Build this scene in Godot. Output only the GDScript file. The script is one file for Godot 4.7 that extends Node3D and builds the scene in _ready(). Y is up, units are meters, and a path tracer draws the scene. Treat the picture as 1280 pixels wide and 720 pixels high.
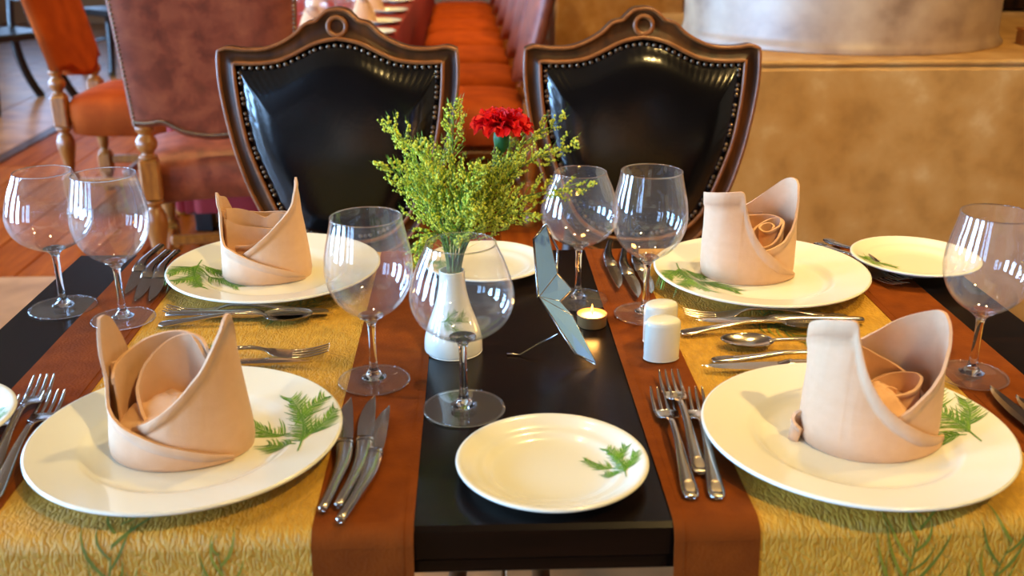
extends Node3D

const TOP := 0.75        # height of the table top
const ON := 0.7535       # height of the upper face of a runner
var rng := RandomNumberGenerator.new()
var taken := {}
var M := {}

# ------------------------------------------------------------------ naming
func numbered(called: String) -> String:
	var n: int = taken.get(called, 0)
	taken[called] = n + 1
	return called if n == 0 else "%s_%03d" % [called, n]

func tag(o: Node, label: String, category: String, group := "") -> Node:
	o.set_meta("label", label)
	o.set_meta("category", category)
	if group:
		o.set_meta("group", group)
	return o

func thing(called: String, label: String, category: String, at := Vector3.ZERO, turn := 0.0, group := "") -> Node3D:
	var o := Node3D.new()
	o.name = numbered(called)
	add_child(o)
	o.position = at
	o.rotation.y = turn
	tag(o, label, category, group)
	return o

func put(called: String, mesh: Mesh, m: Material, parent: Node = self, at := Vector3.ZERO, turn := Vector3.ZERO) -> MeshInstance3D:
	var o := MeshInstance3D.new()
	o.name = numbered(called) if parent == self else called
	o.mesh = mesh
	o.material_override = m
	parent.add_child(o, true)
	o.position = at
	o.rotation = turn
	return o

func struct(called: String, mesh: Mesh, m: Material, at := Vector3.ZERO) -> MeshInstance3D:
	var o := put(called, mesh, m, self, at)
	o.set_meta("kind", "structure")
	return o

func stuff(o: Node) -> Node:
	o.set_meta("kind", "stuff")
	return o

func copy(src: Node3D, label: String, at: Vector3, turn := 0.0, scl := 1.0) -> Node3D:
	var c: Node3D = src.duplicate()
	var base: String = src.name
	if base.length() > 4 and base[base.length() - 4] == "_" and base.right(3).is_valid_int():
		base = base.left(base.length() - 4)
	c.name = numbered(base)
	add_child(c)
	c.position = at
	c.rotation = Vector3(0, turn, 0)
	c.scale = Vector3.ONE * scl
	c.set_meta("label", label)
	return c

# ------------------------------------------------------------------ mesh helpers
func mb() -> SurfaceTool:
	var st := SurfaceTool.new()
	st.begin(Mesh.PRIMITIVE_TRIANGLES)
	return st

func done(st: SurfaceTool) -> ArrayMesh:
	st.generate_normals()
	return st.commit()

func v(st: SurfaceTool, p: Vector3, uv := Vector2.ZERO) -> void:
	st.set_uv(uv)
	st.add_vertex(p)

func tri(st: SurfaceTool, a: Vector3, b: Vector3, c: Vector3) -> void:
	v(st, a); v(st, b); v(st, c)

func quad(st: SurfaceTool, a: Vector3, b: Vector3, c: Vector3, d: Vector3) -> void:
	tri(st, a, b, c); tri(st, a, c, d)

# rows of points; cu closes along a row, cv closes from the last row to the first
func grid(st: SurfaceTool, rows: Array, cu := false, cv := false, flip := false, uvs: Array = []) -> void:
	var n := rows.size()
	for i in (n if cv else n - 1):
		var a = rows[i]
		var b = rows[(i + 1) % n]
		var m: int = a.size()
		for j in (m if cu else m - 1):
			var k := (j + 1) % m
			var q := [a[j], a[k], b[k], b[j]]
			var t := [Vector2.ZERO, Vector2.ZERO, Vector2.ZERO, Vector2.ZERO]
			if uvs.size():
				t = [uvs[i][j], uvs[i][k], uvs[(i + 1) % n][k], uvs[(i + 1) % n][j]]
			var order := [0, 2, 1, 0, 3, 2] if flip else [0, 1, 2, 0, 2, 3]
			for o in order:
				v(st, q[o], t[o])

func fan(st: SurfaceTool, ring: Array, flip := false) -> void:
	var c := Vector3.ZERO
	for p in ring:
		c += p
	c /= ring.size()
	for i in ring.size():
		if flip:
			tri(st, c, ring[(i + 1) % ring.size()], ring[i])
		else:
			tri(st, c, ring[i], ring[(i + 1) % ring.size()])

# profile of (radius, height), turned about y; upward profile on the outside faces outwards
func lathe(st: SurfaceTool, prof: Array, seg := 40, ex := 1.0, ez := 1.0) -> void:
	var rows := []
	for p in prof:
		var row := PackedVector3Array()
		for k in seg:
			var a := TAU * k / seg
			row.append(Vector3(cos(a) * p[0] * ex, p[1], sin(a) * p[0] * ez))
		rows.append(row)
	grid(st, rows, true)

func lathed(prof: Array, seg := 40, ex := 1.0, ez := 1.0) -> ArrayMesh:
	var st := mb()
	lathe(st, prof, seg, ex, ez)
	return done(st)

func smooth(pts: Array, per := 6) -> Array:   # Catmull-Rom through [x, y] points
	var out := []
	for i in pts.size() - 1:
		var p0 = pts[max(i - 1, 0)]
		var p1 = pts[i]
		var p2 = pts[i + 1]
		var p3 = pts[min(i + 2, pts.size() - 1)]
		for k in per:
			var t := float(k) / per
			var q := []
			for c in p1.size():
				q.append(0.5 * (2.0 * p1[c] + (p2[c] - p0[c]) * t + (2.0 * p0[c] - 5.0 * p1[c] + 4.0 * p2[c] - p3[c]) * t * t + (3.0 * p1[c] - p0[c] - 3.0 * p2[c] + p3[c]) * t * t * t))
			out.append(q)
	out.append(pts[-1])
	return out

# chamfered box
func box(st: SurfaceTool, c: Vector3, s: Vector3, b := 0.002) -> void:
	var h := s / 2.0
	b = min(b, min(h.x, min(h.y, h.z)) * 0.9)
	st.set_smooth_group(-1)
	var f := func(p: Vector3, q: Vector3, r: Vector3, t: Vector3, n: Vector3) -> void:
		if (q - p).cross(r - p).dot(n) > 0.0:
			quad(st, c + p, c + t, c + r, c + q)
		else:
			quad(st, c + p, c + q, c + r, c + t)
	for ax in 3:
		var u := (ax + 1) % 3
		var w := (ax + 2) % 3
		for s1 in [-1, 1]:
			var p := []
			for q in [[-1, -1], [1, -1], [1, 1], [-1, 1]]:
				var e := Vector3.ZERO
				e[ax] = s1 * h[ax]; e[u] = q[0] * (h[u] - b); e[w] = q[1] * (h[w] - b)
				p.append(e)
			var n := Vector3.ZERO
			n[ax] = s1
			f.call(p[0], p[1], p[2], p[3], n)
			for s2 in [-1, 1]:      # edge between ax face s1 and u face s2
				var a := Vector3.ZERO; var d := Vector3.ZERO
				a[ax] = s1 * h[ax]; a[u] = s2 * (h[u] - b); a[w] = -(h[w] - b)
				d[ax] = s1 * (h[ax] - b); d[u] = s2 * h[u]; d[w] = -(h[w] - b)
				var a2 := a; var d2 := d
				a2[w] = h[w] - b; d2[w] = h[w] - b
				var n2 := Vector3.ZERO
				n2[ax] = s1; n2[u] = s2
				f.call(a, a2, d2, d, n2)
	for sx in [-1, 1]:
		for sy in [-1, 1]:
			for sz in [-1, 1]:
				var s3 := Vector3(sx, sy, sz)
				var a := Vector3(h.x, h.y - b, h.z - b) * s3
				var d := Vector3(h.x - b, h.y, h.z - b) * s3
				var e := Vector3(h.x - b, h.y - b, h.z) * s3
				if (d - a).cross(e - a).dot(s3) > 0.0:
					tri(st, c + a, c + e, c + d)
				else:
					tri(st, c + a, c + d, c + e)

func boxed(c: Vector3, s: Vector3, b := 0.002) -> ArrayMesh:
	var st := mb()
	box(st, c, s, b)
	return done(st)

func frame_at(t: Vector3, up: Vector3) -> Basis:
	var x := up.cross(t)
	if x.length() < 1e-4:
		x = Vector3.RIGHT.cross(t)
	x = x.normalized()
	return Basis(x, t.cross(x).normalized(), t)

# round tube along a path, radius per point
func tube(st: SurfaceTool, path: Array, radii, seg := 8, closed := false, flat := 1.0) -> void:
	var rows := []
	var up := Vector3.UP
	var n := path.size()
	for i in n:
		var t: Vector3
		if closed:
			t = (path[(i + 1) % n] - path[(i - 1 + n) % n]).normalized()
		else:
			t = (path[min(i + 1, n - 1)] - path[max(i - 1, 0)]).normalized()
		if i == 0 and absf(t.y) > 0.9:
			up = Vector3.BACK
		var fr := frame_at(t, up)
		up = fr.y
		var r: float = radii[i] if radii is Array else radii
		var row := PackedVector3Array()
		for k in seg:
			var a := TAU * k / seg
			row.append(path[i] + fr.x * cos(a) * r + fr.y * sin(a) * r * flat)
		rows.append(row)
	grid(st, rows, true, closed, true)
	if not closed:
		fan(st, Array(rows[0]), true)
		fan(st, Array(rows[-1]), false)

func tubed(path: Array, radii, seg := 8, closed := false) -> ArrayMesh:
	var st := mb()
	tube(st, path, radii, seg, closed)
	return done(st)

func bezier(a: Vector3, b: Vector3, c: Vector3, n := 12) -> Array:
	var out := []
	for i in n + 1:
		var t := float(i) / n
		out.append(a.lerp(b, t).lerp(b.lerp(c, t), t))
	return out

# a bar whose cross-sections are rounded rectangles: [z, x, y, half width, half thickness]
func loft_bar(st: SurfaceTool, secs: Array, seg := 12, power := 0.75) -> void:
	var rows := []
	for s in secs:
		var row := PackedVector3Array()
		for k in seg:
			var a := TAU * k / seg
			var cx := signf(cos(a)) * pow(absf(cos(a)), power)
			var sy := signf(sin(a)) * pow(absf(sin(a)), power)
			row.append(Vector3(s[1] + cx * s[3], s[2] + sy * s[4], s[0]))
		rows.append(row)
	grid(st, rows, true)
	fan(st, Array(rows[0]), false)
	fan(st, Array(rows[-1]), true)

# ------------------------------------------------------------------ materials
func mat(c: Color, rough := 0.6, metal := 0.0) -> StandardMaterial3D:
	var m := StandardMaterial3D.new()
	m.albedo_color = c
	m.roughness = rough
	m.metallic = metal
	return m

func noise_tex(freq: float, colors: Array, offsets: Array = [], octaves := 4, size := 512, kind := FastNoiseLite.TYPE_SIMPLEX_SMOOTH, warp := 0.0, sd := 1, ridged := false) -> NoiseTexture2D:
	var n := FastNoiseLite.new()
	n.noise_type = kind
	n.frequency = freq
	n.fractal_octaves = octaves
	n.seed = sd
	if ridged:
		n.fractal_type = FastNoiseLite.FRACTAL_RIDGED
	if warp > 0.0:
		n.domain_warp_enabled = true
		n.domain_warp_amplitude = warp
		n.domain_warp_frequency = freq * 0.7
	var t := NoiseTexture2D.new()
	t.width = size; t.height = size
	t.seamless = true
	t.noise = n
	if colors.size():
		var g := Gradient.new()
		var cs := PackedColorArray()
		var os := PackedFloat32Array()
		for i in colors.size():
			cs.append(colors[i])
			os.append(offsets[i] if offsets.size() else float(i) / (colors.size() - 1))
		g.colors = cs; g.offsets = os
		t.color_ramp = g
	return t

func tri_scale(m: StandardMaterial3D, s: Vector3, world := false) -> StandardMaterial3D:
	m.uv1_triplanar = true
	m.uv1_world_triplanar = world
	m.uv1_scale = s
	return m

func bump(m: StandardMaterial3D, t: Texture2D, cm: float) -> StandardMaterial3D:
	m.heightmap_enabled = true
	m.heightmap_texture = t
	m.heightmap_scale = cm
	return m

func make_materials() -> void:
	var m: StandardMaterial3D
	var g := [Color(0, 0, 0), Color(1, 1, 1)]
	# dark varnished table wood
	m = mat(Color.WHITE, 0.24)
	m.albedo_texture = noise_tex(0.012, [Color(0.045, 0.022, 0.016), Color(0.07, 0.032, 0.021), Color(0.1, 0.046, 0.027)], [0.2, 0.6, 0.95], 5, 512, FastNoiseLite.TYPE_SIMPLEX_SMOOTH, 0.0, 3)
	tri_scale(m, Vector3(0.9, 9, 9))
	m.metallic_specular = 0.36
	M.table = m
	# plain brown cloth and crinkled ochre cloth
	m = mat(Color.WHITE, 0.85)
	m.albedo_texture = noise_tex(0.02, [Color(0.42, 0.2, 0.035), Color(0.5, 0.25, 0.05)], [], 4, 256)
	tri_scale(m, Vector3.ONE * 5.0)
	bump(m, noise_tex(0.2, g, [], 2, 256), 0.04)
	m.metallic_specular = 0.25
	M.brown = m
	m = mat(Color.WHITE, 0.62)
	m.albedo_texture = noise_tex(0.03, [Color(0.71, 0.53, 0.13), Color(0.83, 0.64, 0.2)], [], 4, 256)
	bump(m, noise_tex(0.021, g, [], 3, 512, FastNoiseLite.TYPE_SIMPLEX, 14.0, 8, true), 0.15)
	m.uv1_scale = Vector3(13.0, 5.0, 1)
	M.yellow = m
	# china
	m = mat(Color(0.915, 0.915, 0.85), 0.2)
	m.clearcoat_enabled = true; m.clearcoat = 0.5; m.clearcoat_roughness = 0.06
	M.china = m
	# napkin linen
	m = mat(Color.WHITE, 0.8)
	m.albedo_texture = noise_tex(0.05, [Color(0.84, 0.665, 0.51), Color(0.865, 0.7, 0.545)], [], 3, 256)
	tri_scale(m, Vector3(6, 6, 6))
	bump(m, noise_tex(0.25, g, [], 2, 256), 0.015)
	m.rim_enabled = true; m.rim = 0.3; m.rim_tint = 0.3
	M.linen = m
	# glass
	m = mat(Color(1, 1, 1, 0.02), 0.0)
	m.transparency = BaseMaterial3D.TRANSPARENCY_ALPHA
	M.pane = m
	m = mat(Color(1, 1, 1, 0.0), 0.0)
	m.refraction_enabled = true
	m.refraction_scale = 0.05
	M.glass = m
	M.steel = mat(Color(0.80, 0.77, 0.73), 0.17, 1.0)
	M.steel_dull = mat(Color(0.62, 0.58, 0.54), 0.32, 1.0)
	M.silver = mat(Color(0.66, 0.66, 0.66), 0.25, 1.0)
	m = mat(Color(0.5, 0.7, 1.0), 0.12)  # mirror panes of the candle holder; reflected sky is painted in as blue
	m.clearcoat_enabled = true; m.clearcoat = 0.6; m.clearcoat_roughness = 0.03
	M.sky_painted_pane = m
	M.tin = mat(Color(0.82, 0.64, 0.42), 0.35, 0.6)
	m = mat(Color(0.96, 0.9, 0.74), 0.5)
	m.subsurf_scatter_enabled = true; m.subsurf_scatter_strength = 0.3
	M.wax = m
	m = mat(Color(1, 0.8, 0.4))
	m.emission_enabled = true; m.emission = Color(1.0, 0.72, 0.32); m.emission_energy_multiplier = 8.0
	M.flame = m
	# greens
	m = mat(Color.WHITE, 0.6)
	m.vertex_color_use_as_albedo = true
	m.backlight_enabled = true; m.backlight = Color(0.7, 0.7, 0.7)
	M.plant = m
	m = mat(Color.WHITE, 0.45)
	m.vertex_color_use_as_albedo = true
	M.print = m
	m = mat(Color(0.86, 0.02, 0.05), 0.6)
	m.backlight_enabled = true; m.backlight = Color(0.5, 0.02, 0.05)
	M.petal = m
	M.calyx = mat(Color(0.16, 0.42, 0.2), 0.5)
	# carved chair
	m = mat(Color.WHITE, 0.36)
	m.albedo_texture = noise_tex(0.015, [Color(0.18, 0.098, 0.038), Color(0.32, 0.18, 0.072), Color(0.38, 0.22, 0.09)], [0.15, 0.6, 1.0], 5, 256)
	tri_scale(m, Vector3(6, 1.5, 6))
	m.metallic_specular = 0.35
	M.walnut = m
	m = mat(Color.WHITE, 0.36)
	m.albedo_texture = noise_tex(0.03, [Color(0.4, 0.22, 0.09), Color(0.6, 0.36, 0.17)], [], 4, 256)
	tri_scale(m, Vector3(4, 4, 4))
	M.worn = m
	m = mat(Color.WHITE, 0.17)
	m.albedo_texture = noise_tex(0.02, [Color(0.02, 0.017, 0.016), Color(0.045, 0.036, 0.032)], [], 5, 256)
	tri_scale(m, Vector3.ONE * 3)
	bump(m, noise_tex(0.06, g, [], 3, 512, FastNoiseLite.TYPE_CELLULAR), 0.008)
	m.metallic_specular = 0.6
	M.black_leather = m
	M.nail = mat(Color(0.5, 0.41, 0.33), 0.28, 0.9)
	# leather chairs behind
	m = mat(Color.WHITE, 0.48)
	m.albedo_texture = noise_tex(0.014, [Color(0.38, 0.165, 0.095), Color(0.5, 0.225, 0.135), Color(0.54, 0.265, 0.165), Color(0.62, 0.33, 0.2)], [0.1, 0.45, 0.6, 0.95], 6, 512, FastNoiseLite.TYPE_SIMPLEX_SMOOTH, 60.0, 5)
	tri_scale(m, Vector3.ONE * 1.6)
	M.hide = m
	m = mat(Color.WHITE, 0.8)
	m.albedo_texture = noise_tex(0.012, [Color(0.53, 0.21, 0.055), Color(0.68, 0.3, 0.085)], [], 4, 256)
	tri_scale(m, Vector3.ONE * 2)
	m.metallic_specular = 0.2
	M.suede = m
	m = mat(Color.WHITE, 0.35)
	m.albedo_texture = noise_tex(0.02, [Color(0.5, 0.27, 0.07), Color(0.7, 0.42, 0.13)], [], 4, 256)
	tri_scale(m, Vector3(8, 2, 8))
	m.clearcoat_enabled = true; m.clearcoat = 0.4; m.clearcoat_roughness = 0.2
	M.oak = m
	M.ebony = mat(Color(0.07, 0.04, 0.03), 0.35)
	m = mat(Color(0.52, 0.02, 0.02), 0.75)
	M.red_cloth = m
	# stone, plaster, floor
	m = mat(Color.WHITE, 0.55)
	m.albedo_texture = noise_tex(0.007, [Color(0.66, 0.48, 0.24), Color(0.73, 0.54, 0.28), Color(0.76, 0.58, 0.33), Color(0.82, 0.67, 0.45)], [0.1, 0.4, 0.7, 1.0], 6, 1024, FastNoiseLite.TYPE_SIMPLEX_SMOOTH, 20.0, 12)
	tri_scale(m, Vector3.ONE * 0.9, true)
	bump(m, noise_tex(0.03, g, [], 5, 512), 0.06)
	M.stone = m
	m = mat(Color.WHITE, 0.42)
	m.albedo_texture = noise_tex(0.01, [Color(0.5, 0.38, 0.28), Color(0.66, 0.54, 0.42), Color(0.74, 0.63, 0.5)], [0.1, 0.5, 0.95], 6, 512, FastNoiseLite.TYPE_SIMPLEX_SMOOTH, 15.0, 21)
	tri_scale(m, Vector3.ONE * 1.1, true)
	bump(m, noise_tex(0.06, g, [], 4, 256), 0.05)
	m.metallic_specular = 0.6
	M.column = m
	M.plaster = mat(Color(0.66, 0.48, 0.32), 0.9)
	M.dark_wall = mat(Color(0.3, 0.17, 0.1), 0.7)
	M.ceiling = mat(Color(0.5, 0.37, 0.25), 0.9)
	M.grout = mat(Color(0.3, 0.2, 0.13), 0.9)
	M.tile = []
	for k in 3:
		m = mat(Color.WHITE, 0.38)
		var w: float = [0.0, 0.05, -0.05][k]
		m.albedo_texture = noise_tex(0.012, [Color(0.52 + w, 0.36 + w, 0.22 + w), Color(0.68 + w, 0.5 + w, 0.33 + w)], [], 5, 256, FastNoiseLite.TYPE_SIMPLEX_SMOOTH, 10.0, 30 + k)
		tri_scale(m, Vector3.ONE * 1.5, true)
		M.tile.append(m)
	M.warm_tile = []
	for k in 2:
		m = mat(Color.WHITE, 0.3)
		m.albedo_texture = noise_tex(0.012, [Color(0.5, 0.3, 0.15), Color(0.7, 0.46, 0.26)], [], 5, 256, FastNoiseLite.TYPE_SIMPLEX_SMOOTH, 10.0, 36 + k)
		tri_scale(m, Vector3.ONE * 1.5, true)
		M.warm_tile.append(m)
	M.plank = []
	for k in 3:
		m = mat(Color.WHITE, 0.4)
		var w: float = [0.0, 0.03, -0.03][k]
		m.albedo_texture = noise_tex(0.012, [Color(0.46 + w, 0.2 + w, 0.04 + w), Color(0.62 + w, 0.31 + w, 0.08 + w)], [], 5, 256, FastNoiseLite.TYPE_SIMPLEX_SMOOTH, 0.0, 40 + k)
		tri_scale(m, Vector3(6, 6, 0.8), true)
		m.metallic_specular = 0.12
		M.plank.append(m)
	m = mat(Color(1, 0.9, 0.75))
	m.emission_enabled = true; m.emission = Color(1.0, 0.82, 0.56); m.emission_energy_multiplier = 3.0
	M.lamp_glow = m
	M.lamp_trim = mat(Color(0.8, 0.78, 0.74), 0.3, 0.6)
	M.window_frame = mat(Color(0.3, 0.2, 0.13), 0.5)

# ------------------------------------------------------------------ setting
func lay(called: String, parent: Node, x0: float, x1: float, z0: float, z1: float, w: float, l: float, mats: Array, offset := 0.0) -> void:
	# pieces of w by l laid with joints of 4 mm; a few shared meshes
	var meshes := {}
	var i := 0
	var x := x0
	while x < x1 - 0.02:
		var ww: float = min(w, x1 - x)
		var z := z0 - (offset * (i % 3))
		while z < z1 - 0.02:
			var za: float = max(z, z0)
			var ll: float = min(z + l, z1) - za
			if ll > 0.03:
				var key := "%.3f %.3f" % [ww, ll]
				if not meshes.has(key):
					meshes[key] = boxed(Vector3.ZERO, Vector3(ww - 0.004, 0.02, ll - 0.004), 0.003)
				put(called, meshes[key], mats[rng.randi() % mats.size()], parent, Vector3(x + ww / 2, -0.0105 + rng.randf() * 0.001, za + ll / 2))
			z += l
		x += w
		i += 1

func build_room() -> void:
	var X0 := -6.0; var X1 := 4.2; var Z0 := -10.5; var Z1 := 4.0; var H := 3.2
	var fl := struct("floor", boxed(Vector3((X0 + X1) / 2, -0.11, (Z0 + Z1) / 2), Vector3(X1 - X0 + 0.4, 0.18, Z1 - Z0 + 0.4), 0.001), M.grout)
	lay("tile", fl, X0, X1, -2.38, Z1, 0.6, 0.6, M.tile)
	lay("plank", fl, -2.42, X1, -8.9, -2.38, 0.19, 1.63, M.plank, 0.5)
	lay("tile", fl, X0, -2.5, Z0, -2.38, 0.6, 0.6, M.warm_tile)
	lay("tile", fl, -2.42, X1, Z0, -8.9, 0.6, 0.6, M.tile)
	put("border_strip", boxed(Vector3(-2.46, -0.006, -6.4), Vector3(0.07, 0.02, 8.1), 0.003), M.walnut, fl)
	struct("ceiling", boxed(Vector3((X0 + X1) / 2, H + 0.1, (Z0 + Z1) / 2), Vector3(X1 - X0 + 0.4, 0.2, Z1 - Z0 + 0.4), 0.001), M.ceiling)
	struct("wall_right", boxed(Vector3(X1 + 0.1, H / 2, (Z0 + Z1) / 2), Vector3(0.2, H, Z1 - Z0 + 0.4), 0.001), M.plaster)
	# walls with window openings: centre along the wall
	window_wall("wall_left", Vector3(X0 - 0.1, 0, 0), true, Z0, Z1, H, [-8.0, -5.2, -2.4, 0.4, 2.6])
	window_wall("wall_far", Vector3(0, 0, Z0 - 0.1), false, X0, X1, H, [-4.6, -2.6])
	window_wall("wall_near", Vector3(0, 0, Z1 + 0.1), false, X0, X1, H, [-5.0, -3.4])

var window_count := 0
func window_wall(called: String, at: Vector3, along_z: bool, a: float, b: float, H: float, centres: Array) -> void:
	var W := 1.3; var head := 2.8
	var sill := 0.12 if called == "wall_left" else 0.7
	var st := mb()
	var slab := func(p: float, q: float, y0: float, y1: float) -> void:
		var c := at + (Vector3(0, (y0 + y1) / 2, (p + q) / 2) if along_z else Vector3((p + q) / 2, (y0 + y1) / 2, 0))
		box(st, c, Vector3(0.2, y1 - y0, q - p) if along_z else Vector3(q - p, y1 - y0, 0.2), 0.0005)
	var edge := a
	for c in centres:
		slab.call(edge, c - W / 2, 0.0, H)
		slab.call(c - W / 2, c + W / 2, 0.0, sill)
		slab.call(c - W / 2, c + W / 2, head, H)
		edge = c + W / 2
	slab.call(edge, b, 0.0, H)
	struct(called, done(st), M.dark_wall if called == "wall_near" else M.plaster)
	for c in centres:
		window_count += 1
		var w := Node3D.new()
		w.name = "window_%d" % window_count
		add_child(w)
		w.set_meta("kind", "structure")
		w.position = at + (Vector3(0, 0, c) if along_z else Vector3(c, 0, 0))
		if along_z:
			w.rotation.y = PI / 2
		var fr := mb()
		for s in [-1, 1]:
			box(fr, Vector3(s * (W / 2 - 0.035), (sill + head) / 2, 0), Vector3(0.07, head - sill, 0.08), 0.004)
		for y in [sill + 0.035, head - 0.035]:
			box(fr, Vector3(0, y, 0), Vector3(W - 0.14, 0.07, 0.08), 0.004)
		put("window_frame", done(fr), M.window_frame, w)
		put("mullion", boxed(Vector3(0, (sill + head) / 2, 0), Vector3(0.05, head - sill - 0.14, 0.05), 0.004), M.window_frame, w)
		for y in ([0.95, 1.85] if sill < 0.5 else [1.45, 2.1]):
			put("glazing_bar", boxed(Vector3(0, y, 0.001), Vector3(W - 0.14, 0.04, 0.05), 0.004), M.window_frame, w)
		put("pane", boxed(Vector3(0, (sill + head) / 2, 0), Vector3(W - 0.14, head - sill - 0.14, 0.004), 0.0005), M.pane, w)

func daylight(at: Vector3, look: Vector3, energy: float, tall := 2.0) -> void:
	var l := AreaLight3D.new()
	l.name = "window_light"
	add_child(l, true)
	l.area_size = Vector2(1.25, tall)
	l.light_color = Color(0.6, 0.79, 1.0)
	l.light_energy = energy
	l.shadow_enabled = true
	l.area_range = 30.0
	l.look_at_from_position(at, at + look)

func downlight(at: Vector3, target: Vector3, energy: float, angle := 40.0, where := "") -> void:
	var t := thing("ceiling_light", "small round recessed ceiling downlight with warm glow " + where, "ceiling light", at, 0, "warm ceiling downlights")
	put("trim_ring", lathed([[0.06, -0.012], [0.075, -0.012], [0.078, -0.004], [0.078, 0.0], [0.06, 0.0], [0.06, -0.012]], 32), M.lamp_trim, t)
	put("diffuser", lathed([[0.0, -0.006], [0.058, -0.006], [0.058, -0.001], [0.0, -0.001]], 32), M.lamp_glow, t)
	var s := SpotLight3D.new()
	s.name = "spot"
	t.add_child(s)
	s.position = Vector3(0, -0.03, 0)
	s.light_color = Color(1.0, 0.835, 0.52)
	s.light_energy = energy
	s.light_size = 0.055
	s.spot_angle = angle
	s.spot_angle_attenuation = 0.7
	s.spot_range = 20.0
	s.spot_attenuation = 2.0
	s.shadow_enabled = true
	s.look_at_from_position(at + Vector3(0, -0.03, 0), target, Vector3.BACK)

func build_stone() -> void:
	var w := thing("stone_bench_wall", "low tan stone wall with a flat ledge behind the right chair", "wall", Vector3(0, 0, 0))
	put("wall_block", boxed(Vector3(2.04, 0.42, -2.12), Vector3(2.92, 0.84, 1.2), 0.012), M.stone, w)
	put("ledge", boxed(Vector3(2.04, 0.846, -2.12), Vector3(2.92, 0.014, 1.2), 0.005), M.stone, w)
	var c := thing("round_column", "thick round stone column standing on the tan ledge", "column", Vector3(1.04, 0.853, -2.06))
	put("shaft", lathed([[0.0, 0.0], [0.462, 0.0], [0.464, 0.004], [0.452, 0.02], [0.449, 0.04], [0.449, 2.34], [0.0, 2.34]], 96), M.column, c)
	var p := thing("stone_pier", "square tan stone pier in the background left of the round column", "column", Vector3(0.95, 0, -6.4))
	put("pier_shaft", boxed(Vector3(0, 1.62, 0), Vector3(0.86, 3.08, 0.7), 0.01), M.stone, p)
	put("plinth", boxed(Vector3(0, 0.08, 0), Vector3(0.95, 0.16, 0.8), 0.01), M.stone, p)
	# dark shelf unit at the right edge behind the column
	var s := thing("shelf_unit", "dark wooden shelf unit at the right edge behind the round column", "shelf", Vector3(2.75, 0, -3.9))
	for x in [-0.55, 0.55]:
		put("side_panel", boxed(Vector3(x, 0.85, 0), Vector3(0.03, 1.7, 0.35), 0.003), M.ebony, s)
	for y in [0.1, 0.5, 0.72, 1.1, 1.68]:
		put("shelf_board", boxed(Vector3(0, y, 0), Vector3(1.06, 0.03, 0.35), 0.003), M.ebony, s)
	put("back_panel", boxed(Vector3(0, 0.85, -0.185), Vector3(1.13, 1.7, 0.015), 0.002), M.walnut, s)
	var b := thing("wooden_block", "small square light wooden block on the ledge right of the column", "block", Vector3(1.5, 0.853, -1.8))
	put("block", boxed(Vector3(0, 0.02, 0), Vector3(0.045, 0.04, 0.06), 0.003), M.oak, b)
	put("block_top", boxed(Vector3(0, 0.043, 0), Vector3(0.05, 0.006, 0.065), 0.002), M.oak, b)

# ------------------------------------------------------------------ table
func build_table() -> void:
	var t := thing("dining_table", "dark varnished wooden dining table laid for four", "table")
	put("tabletop", boxed(Vector3(0, 0.7335, 0), Vector3(1.24, 0.033, 0.716), 0.004), M.table, t)
	put("apron", boxed(Vector3(0, 0.709, 0), Vector3(1.225, 0.015, 0.703), 0.002), M.table, t)
	for x in [-0.56, 0.56]:
		for z in [-0.3, 0.3]:
			put("leg", boxed(Vector3(x, 0.3505, z), Vector3(0.075, 0.701, 0.075), 0.004), M.table, t)

# path of a runner over the table: distance along -> (z, y) and its outward normal
func runner_path() -> Array:
	var out := []
	var e := 0.364
	var r := 0.016
	var hang := 0.24
	var n := 8
	for i in 10:
		out.append([-e - 0.0, TOP - r - hang * (1.0 - i / 10.0)])
	for i in n + 1:
		var a := PI / 2 * i / n
		out.append([-e + r - cos(a) * r, TOP - r + sin(a) * r])
	for i in range(1, 40):
		out.append([-e + r + (2 * (e - r)) * i / 40.0, TOP])
	for i in n + 1:
		var a := PI / 2 * i / n
		out.append([e - r + sin(a) * r, TOP - r + cos(a) * r])
	for i in range(1, 11):
		out.append([e + 0.012 * sin(i * 0.25), TOP - r - hang * i / 10.0])
	return out

func strip(x0: float, x1: float, lift: float, th: float, wav: float, nx: int, sd: int) -> ArrayMesh:
	var path := smooth(runner_path(), 3)
	var noise := FastNoiseLite.new()
	noise.seed = sd
	noise.frequency = 14.0
	var tops := []; var bots := []; var uvs := []
	var s := 0.0
	for i in path.size():
		var p = path[i]
		var a = path[max(i - 1, 0)]
		var b = path[min(i + 1, path.size() - 1)]
		var t := Vector2(b[0] - a[0], b[1] - a[1]).normalized()
		var nrm := Vector3(0, t.x, -t.y)
		if i > 0:
			s += Vector2(p[0] - path[i - 1][0], p[1] - path[i - 1][1]).length()
		var rt := PackedVector3Array(); var rb := PackedVector3Array(); var ru := PackedVector2Array()
		for k in nx + 1:
			var x := lerpf(x0, x1, float(k) / nx)
			var w := wav * (0.5 + 0.5 * noise.get_noise_2d(x * 3.0, s * 0.8))
			var q := Vector3(x, p[1], p[0]) + nrm * (lift + w)
			rt.append(q + nrm * th)
			rb.append(q)
			ru.append(Vector2(x, s))
		tops.append(rt); bots.append(rb); uvs.append(ru)
	var st := mb()
	st.set_smooth_group(1)
	grid(st, tops, false, false, true, uvs)
	st.set_smooth_group(2)
	grid(st, bots)
	st.set_smooth_group(3)
	for side in [0, nx]:
		var l := []
		for i in tops.size():
			l.append(PackedVector3Array([tops[i][side], bots[i][side]]))
		grid(st, l, false, false, side == 0)
	for i in [0, tops.size() - 1]:
		grid(st, [tops[i], bots[i]])
	return done(st)

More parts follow.
